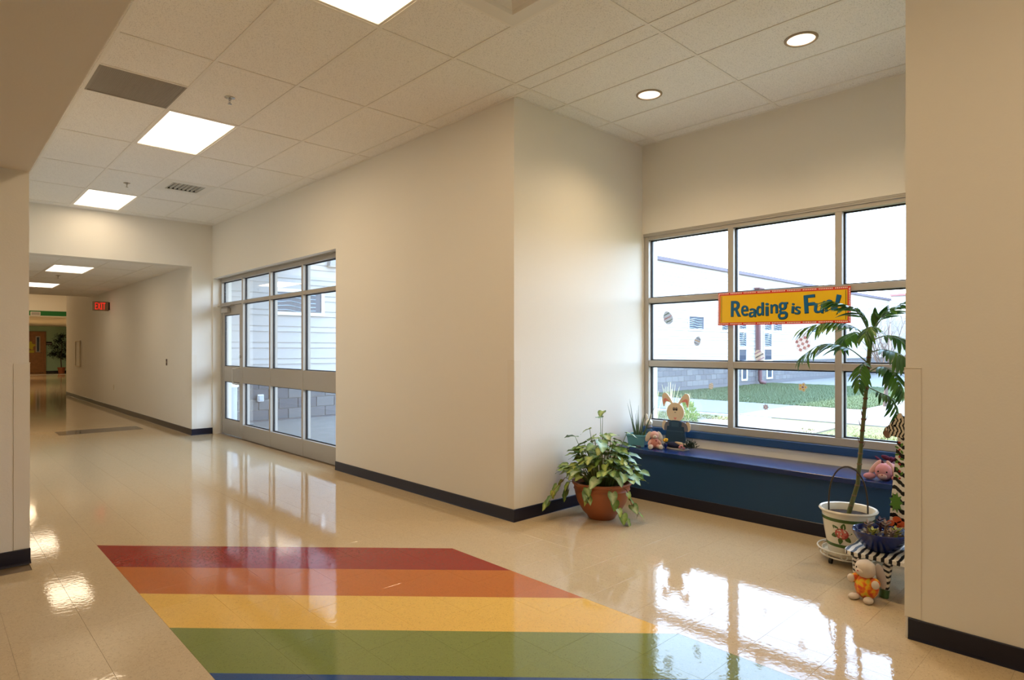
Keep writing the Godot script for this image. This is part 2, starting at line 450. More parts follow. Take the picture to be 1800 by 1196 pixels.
# ---------- floor ----------
func build_floor():
	# the slab follows the walls, so that it stays inside the building
	var sb := MB.new()
	for r in [[-11.3, 6.3, -3.82, 4.3], [-3.98, -0.586, -5.6, -3.82], [-46.3, -11.3, -3.65, 2.4], [-46.3, -23.1, -7.05, -3.65]]:
		sb.box(Vector3(r[0], -0.3, r[2]), Vector3(r[1], -0.004, r[3]))
	var fl := obj("floor", sb, M.floor_bed); fl.set_meta("kind", "structure")
	var zones := [Rect2(-11.02, -3.52, 17.02, 7.52), Rect2(-3.68, -5.34, 2.814, 1.82), Rect2(-23.4, -3.2, 12.38, 2.693), Rect2(-10.99, -3.6, 4.27, 0.08)]
	var x0 := -5.33; var z0 := -0.91
	var cand := []
	for i in range(-60, 38):
		for j in range(-17, 15):
			var r := Rect2(x0 + i * TILE, z0 - (j + 1) * TILE, TILE, TILE)
			for k in zones.size():
				var q: Rect2 = r.intersection(zones[k])
				if k == 0 and q.position.x < JAMB_X and q.end.y > LEFT_Z:
					if q.position.y >= LEFT_Z:
						if q.end.x <= JAMB_X: continue
						q = Rect2(JAMB_X, q.position.y, q.end.x - JAMB_X, q.size.y)
					else:
						q = Rect2(q.position.x, q.position.y, q.size.x, LEFT_Z - q.position.y)
				if q.size.x < 0.01 or q.size.y < 0.01: continue
				var ce := q.get_center()
				var s := seen_at(Vector3(ce.x, 0, ce.y))
				var inside := s.x > -40 and s.x < 1840 and s.y > 0 and s.y < 1240
				if ce.x > -0.95 and ce.y < -3.0: inside = false
				var band := -1; var split := false
				if j >= 0 and j < 6:
					var a := i - j - 1
					if posmod(a, 2) == 0:
						band = a / 2 if a >= 0 else -1
					else:
						split = true; band = int(floor((a - 1) / 2.0))
				if (band >= 0 and band < 6) or (split and band == -1): inside = true
				cand.append({"r": q, "d": Vector2(ce.x, ce.y).length() + (0.0 if inside else 1000.0), "band": band, "split": split})
	cand.sort_custom(func(a, b): return a.d < b.d)
	var tones := ["red", "orange", "yellow", "green", "blue", "violet"]
	var tone := func(k): return M["floor_" + tones[k]] if k >= 0 and k < 6 else M.floor_beige
	var cache := {}
	var rest := MB.new()
	var made := 0
	for t in cand:
		var q: Rect2 = t.r
		var gap := 0.0003
		var pieces := []
		var ce := q.get_center()
		if t.split and q.size.x > 0.3 and q.size.y > 0.3 and (t.band + 1 >= 0 and t.band < 6):
			pieces = [[0, t.band], [1, t.band + 1]]
		else:
			pieces = [[-1, t.band]]
		for p in pieces:
			if made < 300 and t.d < 900:
				var key := "%d_%.3f_%.3f" % [p[0], q.size.x, q.size.y]
				if not cache.has(key):
					var b := MB.new()
					var hx := q.size.x / 2.0 - gap; var hz := q.size.y / 2.0 - gap
					if p[0] < 0:
						b.box(Vector3(-hx, -0.0035, -hz), Vector3(hx, 0.0, hz), 0.0004)
					else:
						# half of a square cut along its diagonal: 0 lies up the corridor, 1 lies down it
						var e := gap
						b.xf = Transform3D(Basis(Vector3.RIGHT, Vector3(0, 0, 1), Vector3(0, -1, 0)), Vector3.ZERO)
						var poly := PackedVector2Array([Vector2(-hx, -hz), Vector2(hx - e, -hz), Vector2(-hx, hz - e)]) if p[0] == 0 else PackedVector2Array([Vector2(hx, hz), Vector2(hx, -hz + e), Vector2(-hx + e, hz)])
						b.prism(poly, 0.0, 0.0035)
					cache[key] = b.mesh()
				var o := MeshInstance3D.new()
				o.mesh = cache[key]; o.material_override = tone.call(p[1])
				o.position = Vector3(ce.x, 0, ce.y)
				if p[0] < 0:
					o.rotation = Vector3(rng.randf_range(-1, 1), 0, rng.randf_range(-1, 1)) * 0.0003
				o.name = "floor_tile"
				fl.add_child(o, true)
				made += 1
			else:
				rest.box(Vector3(q.position.x + gap, -0.0035, q.position.y + gap), Vector3(q.end.x - gap, 0.0, q.end.y - gap))
	# lobby floor, too far off to tell its tiles apart
	rest.box(Vector3(-46.0, -0.0035, -6.75), Vector3(-23.4, 0.0, 2.1))
	rest.box(Vector3(-23.4, -0.0035, LEFT_Z), Vector3(-19.3, 0.0, 2.1))
	var ro := obj("floor_tile_field", rest, M.floor_beige, fl); ro.set_meta("kind", "stuff")
	# grey inlay in the far corridor and a pale strip imitating a sun streak in the lobby
	for k in 4:
		var bx := boxed("inlay_tile", Vector3(-13.10 + 0.0, 0.0, -1.62 - (k + 1) * TILE + 0.0006), Vector3(-12.80 + 0.3, 0.0012, -1.62 - k * TILE), M.floor_slate, fl, 0.0004)
		bx.position.y = 0.0
	boxed("painted_sun_streak", Vector3(-42.6, 0.0, -6.7), Vector3(-42.1, 0.006, 2.0), M.white_metal, fl, 0.002)

# ---------- ceiling ----------
func build_ceiling():
	var ce := setting("ceiling")
	ceiling_zone(ce, CEIL, Rect2(HEAD_X, DOOR_Z, 6.0 - HEAD_X, LEFT_Z - DOOR_Z), -2.272, -0.916, true)
	ceiling_zone(ce, CEIL, Rect2(ALC_X, BACK_Z, ALC_R - ALC_X, DOOR_Z - BACK_Z), -2.272, -0.916, true)
	var lc := setting("ceiling_far")
	ceiling_zone(lc, LOW_CEIL, Rect2(-19.6, FAR_Z, 19.6 - 11.02, LEFT_Z - FAR_Z), -12.48, -0.916, false)
func ceiling_zone(parent: Node, y: float, zone: Rect2, gx: float, gz: float, main: bool):
	var TX := 1.2192; var TZ := 0.6096
	var hw := 0.012
	var holes := []
	if main:
		holes = [[-3.491, -2.135, 0], [-7.149, -2.135, 0], [-10.806, -2.135, 0], [0.166, -2.135, 0], [3.824, -2.135, 0], [-5.93, -1.525, 1], [-2.88, -2.744, 1], [-8.978, -2.744, 1]]
	else:
		holes = [[-13.699, -2.135, 0], [-17.357, -2.135, 0]]
	var i0 := int(floor((zone.position.x - gx) / TX)); var i1 := int(ceil((zone.end.x - gx) / TX))
	var j0 := int(floor((zone.position.y - gz) / TZ)); var j1 := int(ceil((zone.end.y - gz) / TZ))
	for i in range(i0, i1):
		for j in range(j0, j1):
			var r := Rect2(gx + i * TX, gz + j * TZ, TX, TZ).intersection(zone)
			if r.size.x < 0.015 or r.size.y < 0.015: continue
			var skip := false
			for h in holes:
				if absf(h[1] - r.position.y) < 0.02 and h[0] > r.position.x - 0.02 and h[0] < r.end.x - 0.3:
					if h[2] == 0:
						skip = true
					else:
						# the rest of the cell beside a half-size grille
						if h[0] < r.position.x + 0.1: r = Rect2(h[0] + 0.61, r.position.y, r.end.x - h[0] - 0.61, r.size.y)
						else: r = Rect2(r.position.x, r.position.y, h[0] - r.position.x, r.size.y)
			if skip: continue
			boxed("ceiling_tile", Vector3(r.position.x + 0.002, y + 0.002, r.position.y + 0.002), Vector3(r.end.x - 0.002, y + 0.018, r.end.y - 0.002), M.acoustic, parent)
	for j in range(j0, j1 + 1):
		var z := gz + j * TZ
		if z > zone.position.y + 0.03 and z < zone.end.y - 0.03:
			boxed("grid_runner", Vector3(zone.position.x, y - 0.003, z - hw), Vector3(zone.end.x, y + 0.0018, z + hw), M.tee, parent, 0.001)
	for i in range(i0, i1 + 1):
		var x := gx + i * TX
		if x > zone.position.x + 0.03 and x < zone.end.x - 0.03:
			boxed("grid_tee", Vector3(x - hw, y - 0.0026, zone.position.y), Vector3(x + hw, y + 0.0018, zone.end.y), M.tee, parent, 0.001)
	for h in holes:
		if h[2] == 1:
			for dx in [0.0, 0.61]:
				var x: float = h[0] + dx
				if x > zone.position.x and x < zone.end.x and h[1] > zone.position.y - 0.01 and h[1] < zone.end.y - 0.3 and fposmod(absf(x - gx), TX) > 0.05 and fposmod(absf(x - gx), TX) < TX - 0.05:
					boxed("grid_tee", Vector3(x - hw, y - 0.0026, h[1]), Vector3(x + hw, y + 0.0018, h[1] + TZ), M.tee, parent, 0.001)
	# wall angle round the edge
	var a := 0.02
	boxed("wall_angle", Vector3(zone.position.x, y - 0.002, zone.position.y), Vector3(zone.end.x, y + 0.0015, zone.position.y + a), M.tee, parent)
	boxed("wall_angle", Vector3(zone.position.x, y - 0.002, zone.position.y + a), Vector3(zone.position.x + a, y + 0.0015, zone.end.y - a), M.tee, parent)
func troffer(x0: float, z0: float, y: float, energy: float, label: String, group := ""):
	# x0, z0: the low corner of its ceiling cell
	var t := thing("ceiling_light", label, "light", Vector3(x0 + 0.6096, y, z0 + 0.3048), 0.0, group)
	var f := MB.new()
	for s in [-1.0, 1.0]:
		f.box(Vector3(-0.6, 0.0, minf(s * 0.273, s * 0.297)), Vector3(0.6, 0.03, maxf(s * 0.273, s * 0.297)), 0.002)
		f.box(Vector3(minf(s * 0.573, s * 0.6), 0.0, -0.273), Vector3(maxf(s * 0.573, s * 0.6), 0.03, 0.273), 0.002)
	obj("frame", f, M.tee, t)
	boxed("housing", Vector3(-0.6, 0.03, -0.297), Vector3(0.6, 0.11, 0.297), M.white_metal, t)
	boxed("diffuser", Vector3(-0.573, 0.008, -0.273), Vector3(0.573, 0.014, 0.273), M.troffer_lens, t)
	area(Vector3(0, 0.004, 0), Vector2(1.14, 0.54), energy, FILL, t)
func build_lights():
	var e := 2.35
	troffer(-3.491, -2.135, CEIL, e, "lit panel light in the ceiling next to the square air diffuser", "")
	troffer(-7.149, -2.135, CEIL, e, "lit panel light in the ceiling next to the grey return grille")
	troffer(-10.806, -2.135, CEIL, e * 0.28, "lit panel light in the ceiling close to the corridor header")
	troffer(0.166, -2.135, CEIL, e, "lit panel light in the ceiling over the near end of the corridor", "")
	troffer(3.824, -2.135, CEIL, e, "lit panel light in the ceiling by the corridor end wall")
	troffer(-13.699, -2.135, LOW_CEIL, e * 0.3, "lit panel light in the lower ceiling just behind the header")
	troffer(-17.357, -2.135, LOW_CEIL, e * 0.25, "lit panel light in the lower ceiling nearest the exit sign")
	# added lights, unseen, that brighten the lobby under its own high ceiling
	for k in 2:
		var t := thing("added_lobby_light", ["added unseen panel light in the middle of the high lobby ceiling", "added unseen panel light under the high lobby ceiling by the bulkhead"][k], "light", Vector3(-26.5 - k * 2.6, 4.29, -2.2))
		boxed("housing", Vector3(-0.6, -0.03, -0.6), Vector3(0.6, 0.0, 0.6), M.white_metal, t)
		boxed("diffuser", Vector3(-0.57, -0.035, -0.57), Vector3(0.57, -0.03, 0.57), M.troffer_lens, t)
		area(Vector3(0, -0.04, 0), Vector2(1.1, 1.1), 6.0, FILL, t)
	var t2 := thing("added_lobby_light", "added unseen panel light in the low lobby ceiling before the green wall", "light", Vector3(-38.5, 2.765, -2.0))  # added out of view to brighten the green wall
	boxed("housing", Vector3(-0.6, -0.03, -0.6), Vector3(0.6, 0.0, 0.6), M.white_metal, t2)
	boxed("diffuser", Vector3(-0.57, -0.035, -0.57), Vector3(0.57, -0.03, 0.57), M.troffer_lens, t2)
	area(Vector3(0, -0.04, 0), Vector2(1.1, 1.1), 13.0, FILL, t2)
	# recessed downlights of the alcove
	for d in [[-2.888, -4.287, "round recessed downlight in the alcove ceiling near the white side wall"], [-1.671, -4.258, "round recessed downlight in the alcove ceiling near the beige pier"]]:
		var t := thing("downlight", d[2], "light", Vector3(d[0], CEIL, d[1]))
		var ring := MB.new()
		ring.lathe([Vector2(0.088, 0.002), Vector2(0.088, -0.006), Vector2(0.097, -0.008), Vector2(0.104, -0.004), Vector2(0.106, 0.002)], 40)
		obj("trim_ring", ring, M.lamp_trim, t)
		var bowl := MB.new()
		bowl.lathe([Vector2(0.0, 0.001), Vector2(0.06, 0.0008), Vector2(0.088, 0.0)], 40)
		obj("lamp", bowl, M.lamp_glow, t)
		var l := SpotLight3D.new()
		l.name = "light"; l.light_energy = 1.55; l.light_color = FILL; l.light_size = 0.08; l.spot_range = 12.0; l.spot_angle = 70.0; l.spot_attenuation = 1.0; l.shadow_enabled = true
		l.rotation_degrees = Vector3(-90, 0, 0); l.position = Vector3(0, -0.02, 0)
		t.add_child(l)
func build_ceiling_fittings():
	# grey perforated return grille: frame and fins
	var g := thing("return_grille", "flat grey return air grille in the corridor ceiling", "air grille", Vector3(-5.625, CEIL, -1.2205))
	var f := MB.new()
	for s in [-1.0, 1.0]:
		f.box(Vector3(-0.295, -0.004, minf(s * 0.28, s * 0.295)), Vector3(0.295, 0.01, maxf(s * 0.28, s * 0.295)), 0.001)
		f.box(Vector3(minf(s * 0.28, s * 0.295), -0.004, -0.28), Vector3(maxf(s * 0.28, s * 0.295), 0.01, 0.28), 0.001)
	obj("frame", f, M.grille_grey, g)
	boxed("backing", Vector3(-0.295, 0.0005, -0.295), Vector3(0.295, 0.02, 0.295), M.grille_grey, g)
	var fins := MB.new()
	for k in 46:
		fins.box(Vector3(-0.28, -0.002, -0.276 + k * 0.012), Vector3(0.28, 0.012, -0.2735 + k * 0.012))
	var fo := obj("fin", fins, M.grille_grey, g); fo.set_meta("kind", "stuff")
	# square stepped supply diffuser
	var d := thing("air_diffuser", "square white air diffuser with stepped cones in the ceiling", "air diffuser", Vector3(-2.575, CEIL, -2.4395))
	# flat face, then louvre rings that slope up into the neck, each behind the lip of the last
	var step := [[0.297, 0.205, -0.004, -0.004], [0.205, 0.165, -0.004, 0.024], [0.172, 0.125, 0.002, 0.028], [0.132, 0.085, 0.006, 0.032], [0.09, 0.0, 0.010, 0.010]]
	for k in step.size():
		var b := MB.new()
		var o: float = step[k][0]; var i: float = step[k][1]; var y0: float = step[k][2]; var y1: float = step[k][3]
		for q in 4:
			var rot := Basis(Vector3.UP, q * PI / 2)
			var nn := Vector3(0, -(o - i), -(y1 - y0)).normalized()
			b.quad(rot * Vector3(-o, y0, o), rot * Vector3(o, y0, o), rot * Vector3(i, y1, i), rot * Vector3(-i, y1, i), rot * nn)
			b.quad(rot * Vector3(-o, y0, o), rot * Vector3(o, y0, o), rot * Vector3(o, y0 + 0.008, o), rot * Vector3(-o, y0 + 0.008, o), rot * Vector3(0, 0, 1))
		obj("face_frame" if k == 0 else "louvre_ring", b, M.white_metal, d)
	boxed("neck", Vector3(-0.297, 0.05, -0.297), Vector3(0.297, 0.06, 0.297), M.grille_grey, d)
	# linear slotted diffuser in its own white panel
	var v := thing("slot_diffuser", "white ceiling panel with curved air vanes beside a sprinkler", "air diffuser", Vector3(-8.673, CEIL, -2.4395))
	var pf := MB.new()
	for s in [-1.0, 1.0]:
		pf.box(Vector3(-0.297, -0.002, minf(s * 0.19, s * 0.297)), Vector3(0.297, 0.006, maxf(s * 0.19, s * 0.297)))
		pf.box(Vector3(minf(s * 0.19, s * 0.297), -0.002, -0.19), Vector3(maxf(s * 0.19, s * 0.297), 0.006, 0.19))
	obj("panel", pf, M.white_metal, v)
	boxed("duct", Vector3(-0.2, 0.05, -0.2), Vector3(0.2, 0.06, 0.2), M.dark, v)
	for k in 8:
		var b := MB.new()
		var zz := -0.175 + k * 0.05
		for q in 3:
			b.box(Vector3(-0.19, -0.004 + q * 0.014, zz + q * q * 0.004), Vector3(0.19, 0.012 + q * 0.014, zz + 0.004 + q * q * 0.004))
		obj("vane", b, M.white_metal, v)
	# sprinklers
	for s in [[-5.307, CEIL, -1.831, "sprinkler head in the ceiling near the grey return grille"], [-8.925, CEIL, -1.84, "sprinkler head in the ceiling near the slotted air panel"], [-14.3, LOW_CEIL, -1.83, "sprinkler head in the lower corridor ceiling"]]:
		var t := thing("sprinkler", s[3], "sprinkler", Vector3(s[0], s[1], s[2]))
		var e := MB.new(); e.lathe([Vector2(0.012, -0.006), Vector2(0.036, -0.004), Vector2(0.042, 0.0)], 24); obj("escutcheon", e, M.chrome, t)
		var h := MB.new()
		h.tube([Vector3(0, 0.0, 0), Vector3(0, -0.022, 0)], 0.011, 10)
		for q in [-1.0, 1.0]:
			h.tube([Vector3(0.010 * q, -0.02, 0), Vector3(0.016 * q, -0.034, 0), Vector3(0.004 * q, -0.050, 0)], 0.003, 6)
		obj("body", h, M.chrome, t)
		var df := MB.new(); df.lathe([Vector2(0.0, -0.054), Vector2(0.016, -0.053), Vector2(0.016, -0.050), Vector2(0.0, -0.049)], 12); obj("deflector", df, M.chrome, t)

# ---------- glass door and storefront ----------
func bars(parent: Node, called: String, list: Array, m: Material, bev := 0.003):
	for r in list:
		boxed(called, Vector3(r[0], r[2], r[4]), Vector3(r[1], r[3], r[5]), m, parent, bev)
func glazing(parent: Node, x0: float, x1: float, y0: float, y1: float, z: float):
	# a pane with its dark gasket and the bright stop outside it
	var p := boxed("pane", Vector3(x0 + 0.004, y0 + 0.004, z - 0.003), Vector3(x1 - 0.004, y1 - 0.004, z + 0.003), M.glass, parent)
	var g := MB.new()
	var w := 0.011
	for s in [-1.0, 1.0]:
		var za := minf(z + s * 0.0031, z + s * 0.012); var zb := maxf(z + s * 0.0031, z + s * 0.012)
		g.box(Vector3(x0, y0, za), Vector3(x0 + w, y1, zb)); g.box(Vector3(x1 - w, y0, za), Vector3(x1, y1, zb))
		g.box(Vector3(x0 + w, y0, za), Vector3(x1 - w, y0 + w, zb)); g.box(Vector3(x0 + w, y1 - w, za), Vector3(x1 - w, y1, zb))
	obj("gasket", g, M.gasket, p)
func build_storefront():
	var w := setting("window_2")
	var zf := -3.64; var zb := -3.75; var zg := -3.695
	var a: Material = M.alu
	var hw := 0.025
	bars(w, "jamb", [[-10.985, -10.935, 0.0, 2.605, zb, zf], [-6.775, -6.725, 0.0, 2.605, zb, zf]], a)
	bars(w, "head", [[-10.935, -6.775, 2.545, 2.605, zb, zf]], a)
	bars(w, "mullion", [[-10.035, -9.985, 0.0, 2.545, zb, zf], [-8.967, -8.917, 0.0, 2.545, zb, zf], [-7.903, -7.853, 0.0, 2.545, zb, zf]], a)
	bars(w, "transom_bar", [[-10.935, -10.035, 2.145, 2.195, zb, zf], [-9.985, -8.967, 2.145, 2.195, zb, zf], [-8.917, -7.903, 2.145, 2.195, zb, zf], [-7.853, -6.775, 2.145, 2.195, zb, zf]], a)
	for s in [[-9.985, -8.967], [-8.917, -7.903], [-7.853, -6.775]]:
		bars(w, "middle_panel", [[s[0], s[1], 0.885, 1.14, zb + 0.02, zf - 0.004]], a)
		bars(w, "base_panel", [[s[0], s[1], 0.0, 0.225, zb, zf - 0.003]], a)
		glazing(w, s[0], s[1], 0.225, 0.885, zg); glazing(w, s[0], s[1], 1.14, 2.145, zg); glazing(w, s[0], s[1], 2.195, 2.545, zg)
	glazing(w, -10.935, -10.035, 2.195, 2.545, zg)
	bars(w, "head_trim", [[-10.99, -6.72, 2.602, 2.612, -3.645, -3.6]], a)
	# the door leaf
	var d := setting("door_1")
	var x0 := -10.93; var x1 := -10.04
	var zz := -3.648; var zy := -3.692
	bars(d, "stile", [[x0, x0 + 0.105, 0.012, 2.14, zy, zz], [x1 - 0.105, x1, 0.012, 2.14, zy, zz]], a)
	bars(d, "top_rail", [[x0 + 0.105, x1 - 0.105, 1.985, 2.14, zy, zz]], a)
	bars(d, "middle_rail", [[x0 + 0.105, x1 - 0.105, 0.885, 1.14, zy, zz]], a)
	bars(d, "bottom_rail", [[x0 + 0.105, x1 - 0.105, 0.012, 0.26, zy, zz]], a)
	glazing(d, x0 + 0.105, x1 - 0.105, 0.26, 0.885, -3.67)
	glazing(d, x0 + 0.105, x1 - 0.105, 1.14, 1.985, -3.67)
	var hx := x1 - 0.20
	var h := MB.new()
	h.tube([Vector3(x1 - 0.06, 1.115, zz), Vector3(x1 - 0.06, 1.115, zz + 0.055), Vector3(x1 - 0.085, 1.112, zz + 0.07), Vector3(x1 - 0.19, 1.108, zz + 0.07), Vector3(x1 - 0.205, 1.09, zz + 0.07), Vector3(x1 - 0.205, 0.89, zz + 0.07), Vector3(x1 - 0.19, 0.872, zz + 0.07), Vector3(x1 - 0.085, 0.868, zz + 0.07), Vector3(x1 - 0.06, 0.866, zz + 0.055), Vector3(x1 - 0.06, 0.866, zz)], 0.011, 10)
	obj("pull_handle", h, M.alu_bright, d)
	var k := MB.new(); k.tube([Vector3(x1 - 0.06, 1.30, zz), Vector3(x1 - 0.06, 1.30, zz + 0.016)], 0.024, 20); obj("lock_cylinder", k, M.chrome, d)
	var c := boxed("door_closer", Vector3(x0 + 0.12, 2.02, zz), Vector3(x0 + 0.40, 2.095, zz + 0.06), a, d, 0.008)
	var arm := MB.new()
	arm.box(Vector3(x0 + 0.02, 2.125, zz + 0.02), Vector3(x0 + 0.62, 2.137, zz + 0.085), 0.002)
	arm.tube([Vector3(x0 + 0.33, 2.09, zz + 0.03), Vector3(x0 + 0.33, 2.13, zz + 0.03)], 0.014, 10)
	obj("closer_arm", arm, M.alu, d)

# ---------- alcove window, sill and bench ----------
func build_window():
	var w := setting("window_1")
	var zf := -5.362; var zb := -5.475; var zg := -5.42
	var a: Material = M.alu
	bars(w, "jamb", [[-3.668, -3.620, 0.64, 2.598, zb, zf], [-0.912, -0.868, 0.64, 2.598, zb, zf]], a)
	bars(w, "head", [[-3.620, -0.912, 2.535, 2.598, zb, zf]], a)
	bars(w, "sill_rail", [[-3.620, -0.912, 0.64, 0.705, zb, zf]], a)
	bars(w, "mullion", [[-2.762, -2.708, 0.705, 2.535, zb, zf], [-1.838, -1.784, 0.705, 2.535, zb, zf]], a)
	for s in [[-3.620, -2.762], [-2.708, -1.838], [-1.784, -0.912]]:
		bars(w, "rail", [[s[0], s[1], 1.892, 1.945, zb, zf - 0.002], [s[0], s[1], 1.248, 1.309, zb, zf - 0.002]], a)
		glazing(w, s[0], s[1], 0.705, 1.248, zg); glazing(w, s[0], s[1], 1.309, 1.892, zg); glazing(w, s[0], s[1], 1.945, 2.535, zg)
	bars(w, "head_trim", [[-3.672, -0.868, 2.585, 2.6, -5.372, -5.345]], a, 0.001)
	bars(w, "flange", [[-3.672, -0.868, 2.57, 2.586, -5.365, -5.35]], a, 0.001)
	var s := boxed("sill", Vector3(-3.679, 0.572, -5.475), Vector3(-0.867, 0.64, -5.322), M.sill_blue, w, 0.004)
	# bench built in under it
	var b := thing("window_bench", "long blue laminate bench built in under the alcove window", "bench", Vector3(-2.273, 0, -5.1))
	boxed("bench_top", Vector3(-1.405, 0.443, -0.2385), Vector3(1.405, 0.483, 0.228), M.laminate_top, b, 0.003)
	boxed("front_panel", Vector3(-1.405, 0.1, -0.2385), Vector3(1.405, 0.443, 0.165), M.laminate_front, b)
	boxed("toe_base", Vector3(-1.405, 0.0, -0.2385), Vector3(1.405, 0.1, 0.172), M.base_navy, b, 0.003)
# ---------- courtyard ----------
const WING_X := -12.39
const YARD := -0.15
func outdoor_materials():
	mat("concrete", Color(0.47, 0.465, 0.45), 0.85)
	M.concrete.albedo_texture = noise_tex(0.03, 4, 256, 31, [[0.0, 1.0], [Color(0.86, 0.86, 0.86), Color(1, 1, 1)]])
	world_tex(M.concrete, 2.5)
	mat("lawn_soil", Color(0.34, 0.36, 0.2), 0.95)
	mat("gravel", Color(0.50, 0.46, 0.40), 0.9)
	M.gravel.albedo_texture = noise_tex(0.12, 3, 512, 33, [[0.0, 0.45, 1.0], [Color(0.55, 0.52, 0.48), Color(0.9, 0.9, 0.9), Color(1, 1, 1)]])
	world_tex(M.gravel, 1.2); relief(M.gravel, M.gravel.albedo_texture, 1.0)
	mat("siding", Color(0.69, 0.675, 0.66), 0.55)
	mat("siding_warm", Color(0.8, 0.8, 0.79), 0.55)
	mat("mortar", Color(0.70, 0.70, 0.70), 0.9)
	for k in 3:
		var t: float = [0.0, 0.035, -0.03][k]
		var m := mat("block_%d" % k, Color(0.44 + t, 0.44 + t, 0.45 + t * 0.8), 0.9)
		m.albedo_texture = chips(128, 2600, 0.9, 0.62, 1.0, 3.0, 50 + k)
		world_tex(m, 0.35); relief(m, m.albedo_texture, 0.35)
	mat("fascia", Color(0.27, 0.25, 0.32), 0.5)
	mat("fascia_red", Color(0.62, 0.36, 0.36), 0.5)
	mat("downspout", Color(0.34, 0.20, 0.22), 0.45)
	mat("vinyl", Color(0.95, 0.95, 0.95), 0.4)
	mat("dark_glass", Color(0.10, 0.20, 0.28), 0.03)
	mat("painted_reflection", Color(0.80, 0.88, 0.93), 0.7)  # sky-pale colour of the reflections imitated on the wing windows
	mat("wall_pack", Color(0.55, 0.55, 0.55), 0.5)
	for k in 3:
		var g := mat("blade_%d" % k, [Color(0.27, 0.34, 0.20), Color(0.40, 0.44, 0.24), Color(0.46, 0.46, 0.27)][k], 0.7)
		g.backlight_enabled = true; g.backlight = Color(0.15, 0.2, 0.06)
	mat("bark", Color(0.36, 0.30, 0.27), 0.9)
	mat("bush_leaf", Color(0.42, 0.52, 0.22), 0.6)
	M.bush_leaf.backlight_enabled = true; M.bush_leaf.backlight = Color(0.2, 0.25, 0.05)
	mat("dry_stem", Color(0.85, 0.80, 0.60), 0.7)
	mat("receptacle", Color(0.72, 0.74, 0.77), 0.7)
func build_yard():
	# grounds: a base of soil, concrete walks and a gravel bed
	var g := struct("ground", Vector3(-12.39, -0.8, -60), Vector3(40, YARD - 0.02, -5.6), M.lawn_soil)
	struct("path", Vector3(WING_X, -0.4, -17.5), Vector3(30, YARD + 0.01, -14.15), M.concrete, 0.01)
	struct("path_cross", Vector3(-5.4, -0.4, -44.0), Vector3(-1.0, YARD + 0.008, -17.5), M.concrete, 0.01)
	struct("path_end", Vector3(WING_X, -0.4, -44.5), Vector3(-5.4, YARD + 0.006, -28.2), M.concrete, 0.01)
	struct("path_door", Vector3(WING_X, -0.4, -9.2), Vector3(-3.98, -0.025, -3.82), M.concrete, 0.01)
	struct("path_curb", Vector3(WING_X, -0.4, -14.12), Vector3(-6.2, YARD - 0.005, -13.9), M.mortar, 0.01)
	var bed := struct("ground_gravel", Vector3(-10.5, -0.4, -13.85), Vector3(-4.5, YARD + 0.002, -11.0), M.gravel)
	# grass in clumps over the lawns
	var blade := MB.new()
	for k in 7:
		var a := k * 2.4
		var d := Vector3(cos(a), 0, sin(a))
		var s := Vector3(-d.z, 0, d.x) * 0.006
		var o := d * 0.02 * (k % 3)
		var mid := o + d * 0.012 + Vector3.UP * 0.035
		var tip := o + d * 0.035 + Vector3.UP * 0.065
		var nn := (d * -0.5 + Vector3.UP).normalized()
		blade.tri(o - s, o + s, mid + s * 0.7, nn, nn, nn); blade.tri(o - s, mid + s * 0.7, mid - s * 0.7, nn, nn, nn); blade.tri(mid - s * 0.7, mid + s * 0.7, tip, nn, nn, nn)
	var bm := blade.mesh()
	var lawns := [[Rect2(WING_X, -28.2, 7.0, 10.7), 24000, "dark green lawn beyond the concrete path", 0], [Rect2(-10.5, -13.85, 14.0, 4.6), 15000, "thin sunny grass in front of the alcove window", 2], [Rect2(-1.0, -28.2, 6.0, 10.7), 5000, "sunny lawn past the crossing path", 1]]
	for l in lawns:
		var r: Rect2 = l[0]
		var mm := MultiMesh.new()
		mm.transform_format = MultiMesh.TRANSFORM_3D
		mm.mesh = bm
		mm.instance_count = l[1]
		var patch := FastNoiseLite.new(); patch.seed = 7; patch.frequency = 0.35
		for i in l[1]:
			var x := r.position.x + rng.randf() * r.size.x; var z := r.position.y + rng.randf() * r.size.y
			var s := rng.randf_range(0.55, 1.15)
			if l[3] == 2:
				if patch.get_noise_2d(x, z) < -0.02 or z < -13.0 + 0.5 * sin(x): s *= 0.25
			mm.set_instance_transform(i, Transform3D(Basis(Vector3.UP, rng.randf() * TAU).scaled(Vector3(s * 1.3, s, s * 1.3)), Vector3(x, YARD - 0.02, z)))
		var o := MultiMeshInstance3D.new()
		o.multimesh = mm; o.material_override = M["blade_%d" % l[3]]
		o.name = numbered("lawn_grass"); add_child(o)
		tag(o, l[2], "grass", "", "stuff")
func siding_run(parent: Node, y0: float, y1: float, along: Callable):
	# boards of alternating height, each lapping over the one below
	var y := y0; var k := 0
	while y < y1 - 0.03:
		var h := 0.218 if k % 2 == 0 else 0.112
		h = minf(h, y1 - y)
		var b := MB.new()
		b.xf = along.call()
		b.prism(PackedVector2Array([Vector2(0, y), Vector2(0.030, y), Vector2(0.030, y + 0.012), Vector2(0.012, y + h), Vector2(0, y + h)]), 0.0, 1.0)
		obj("siding_board", b, M.siding, parent)
		y += h; k += 1
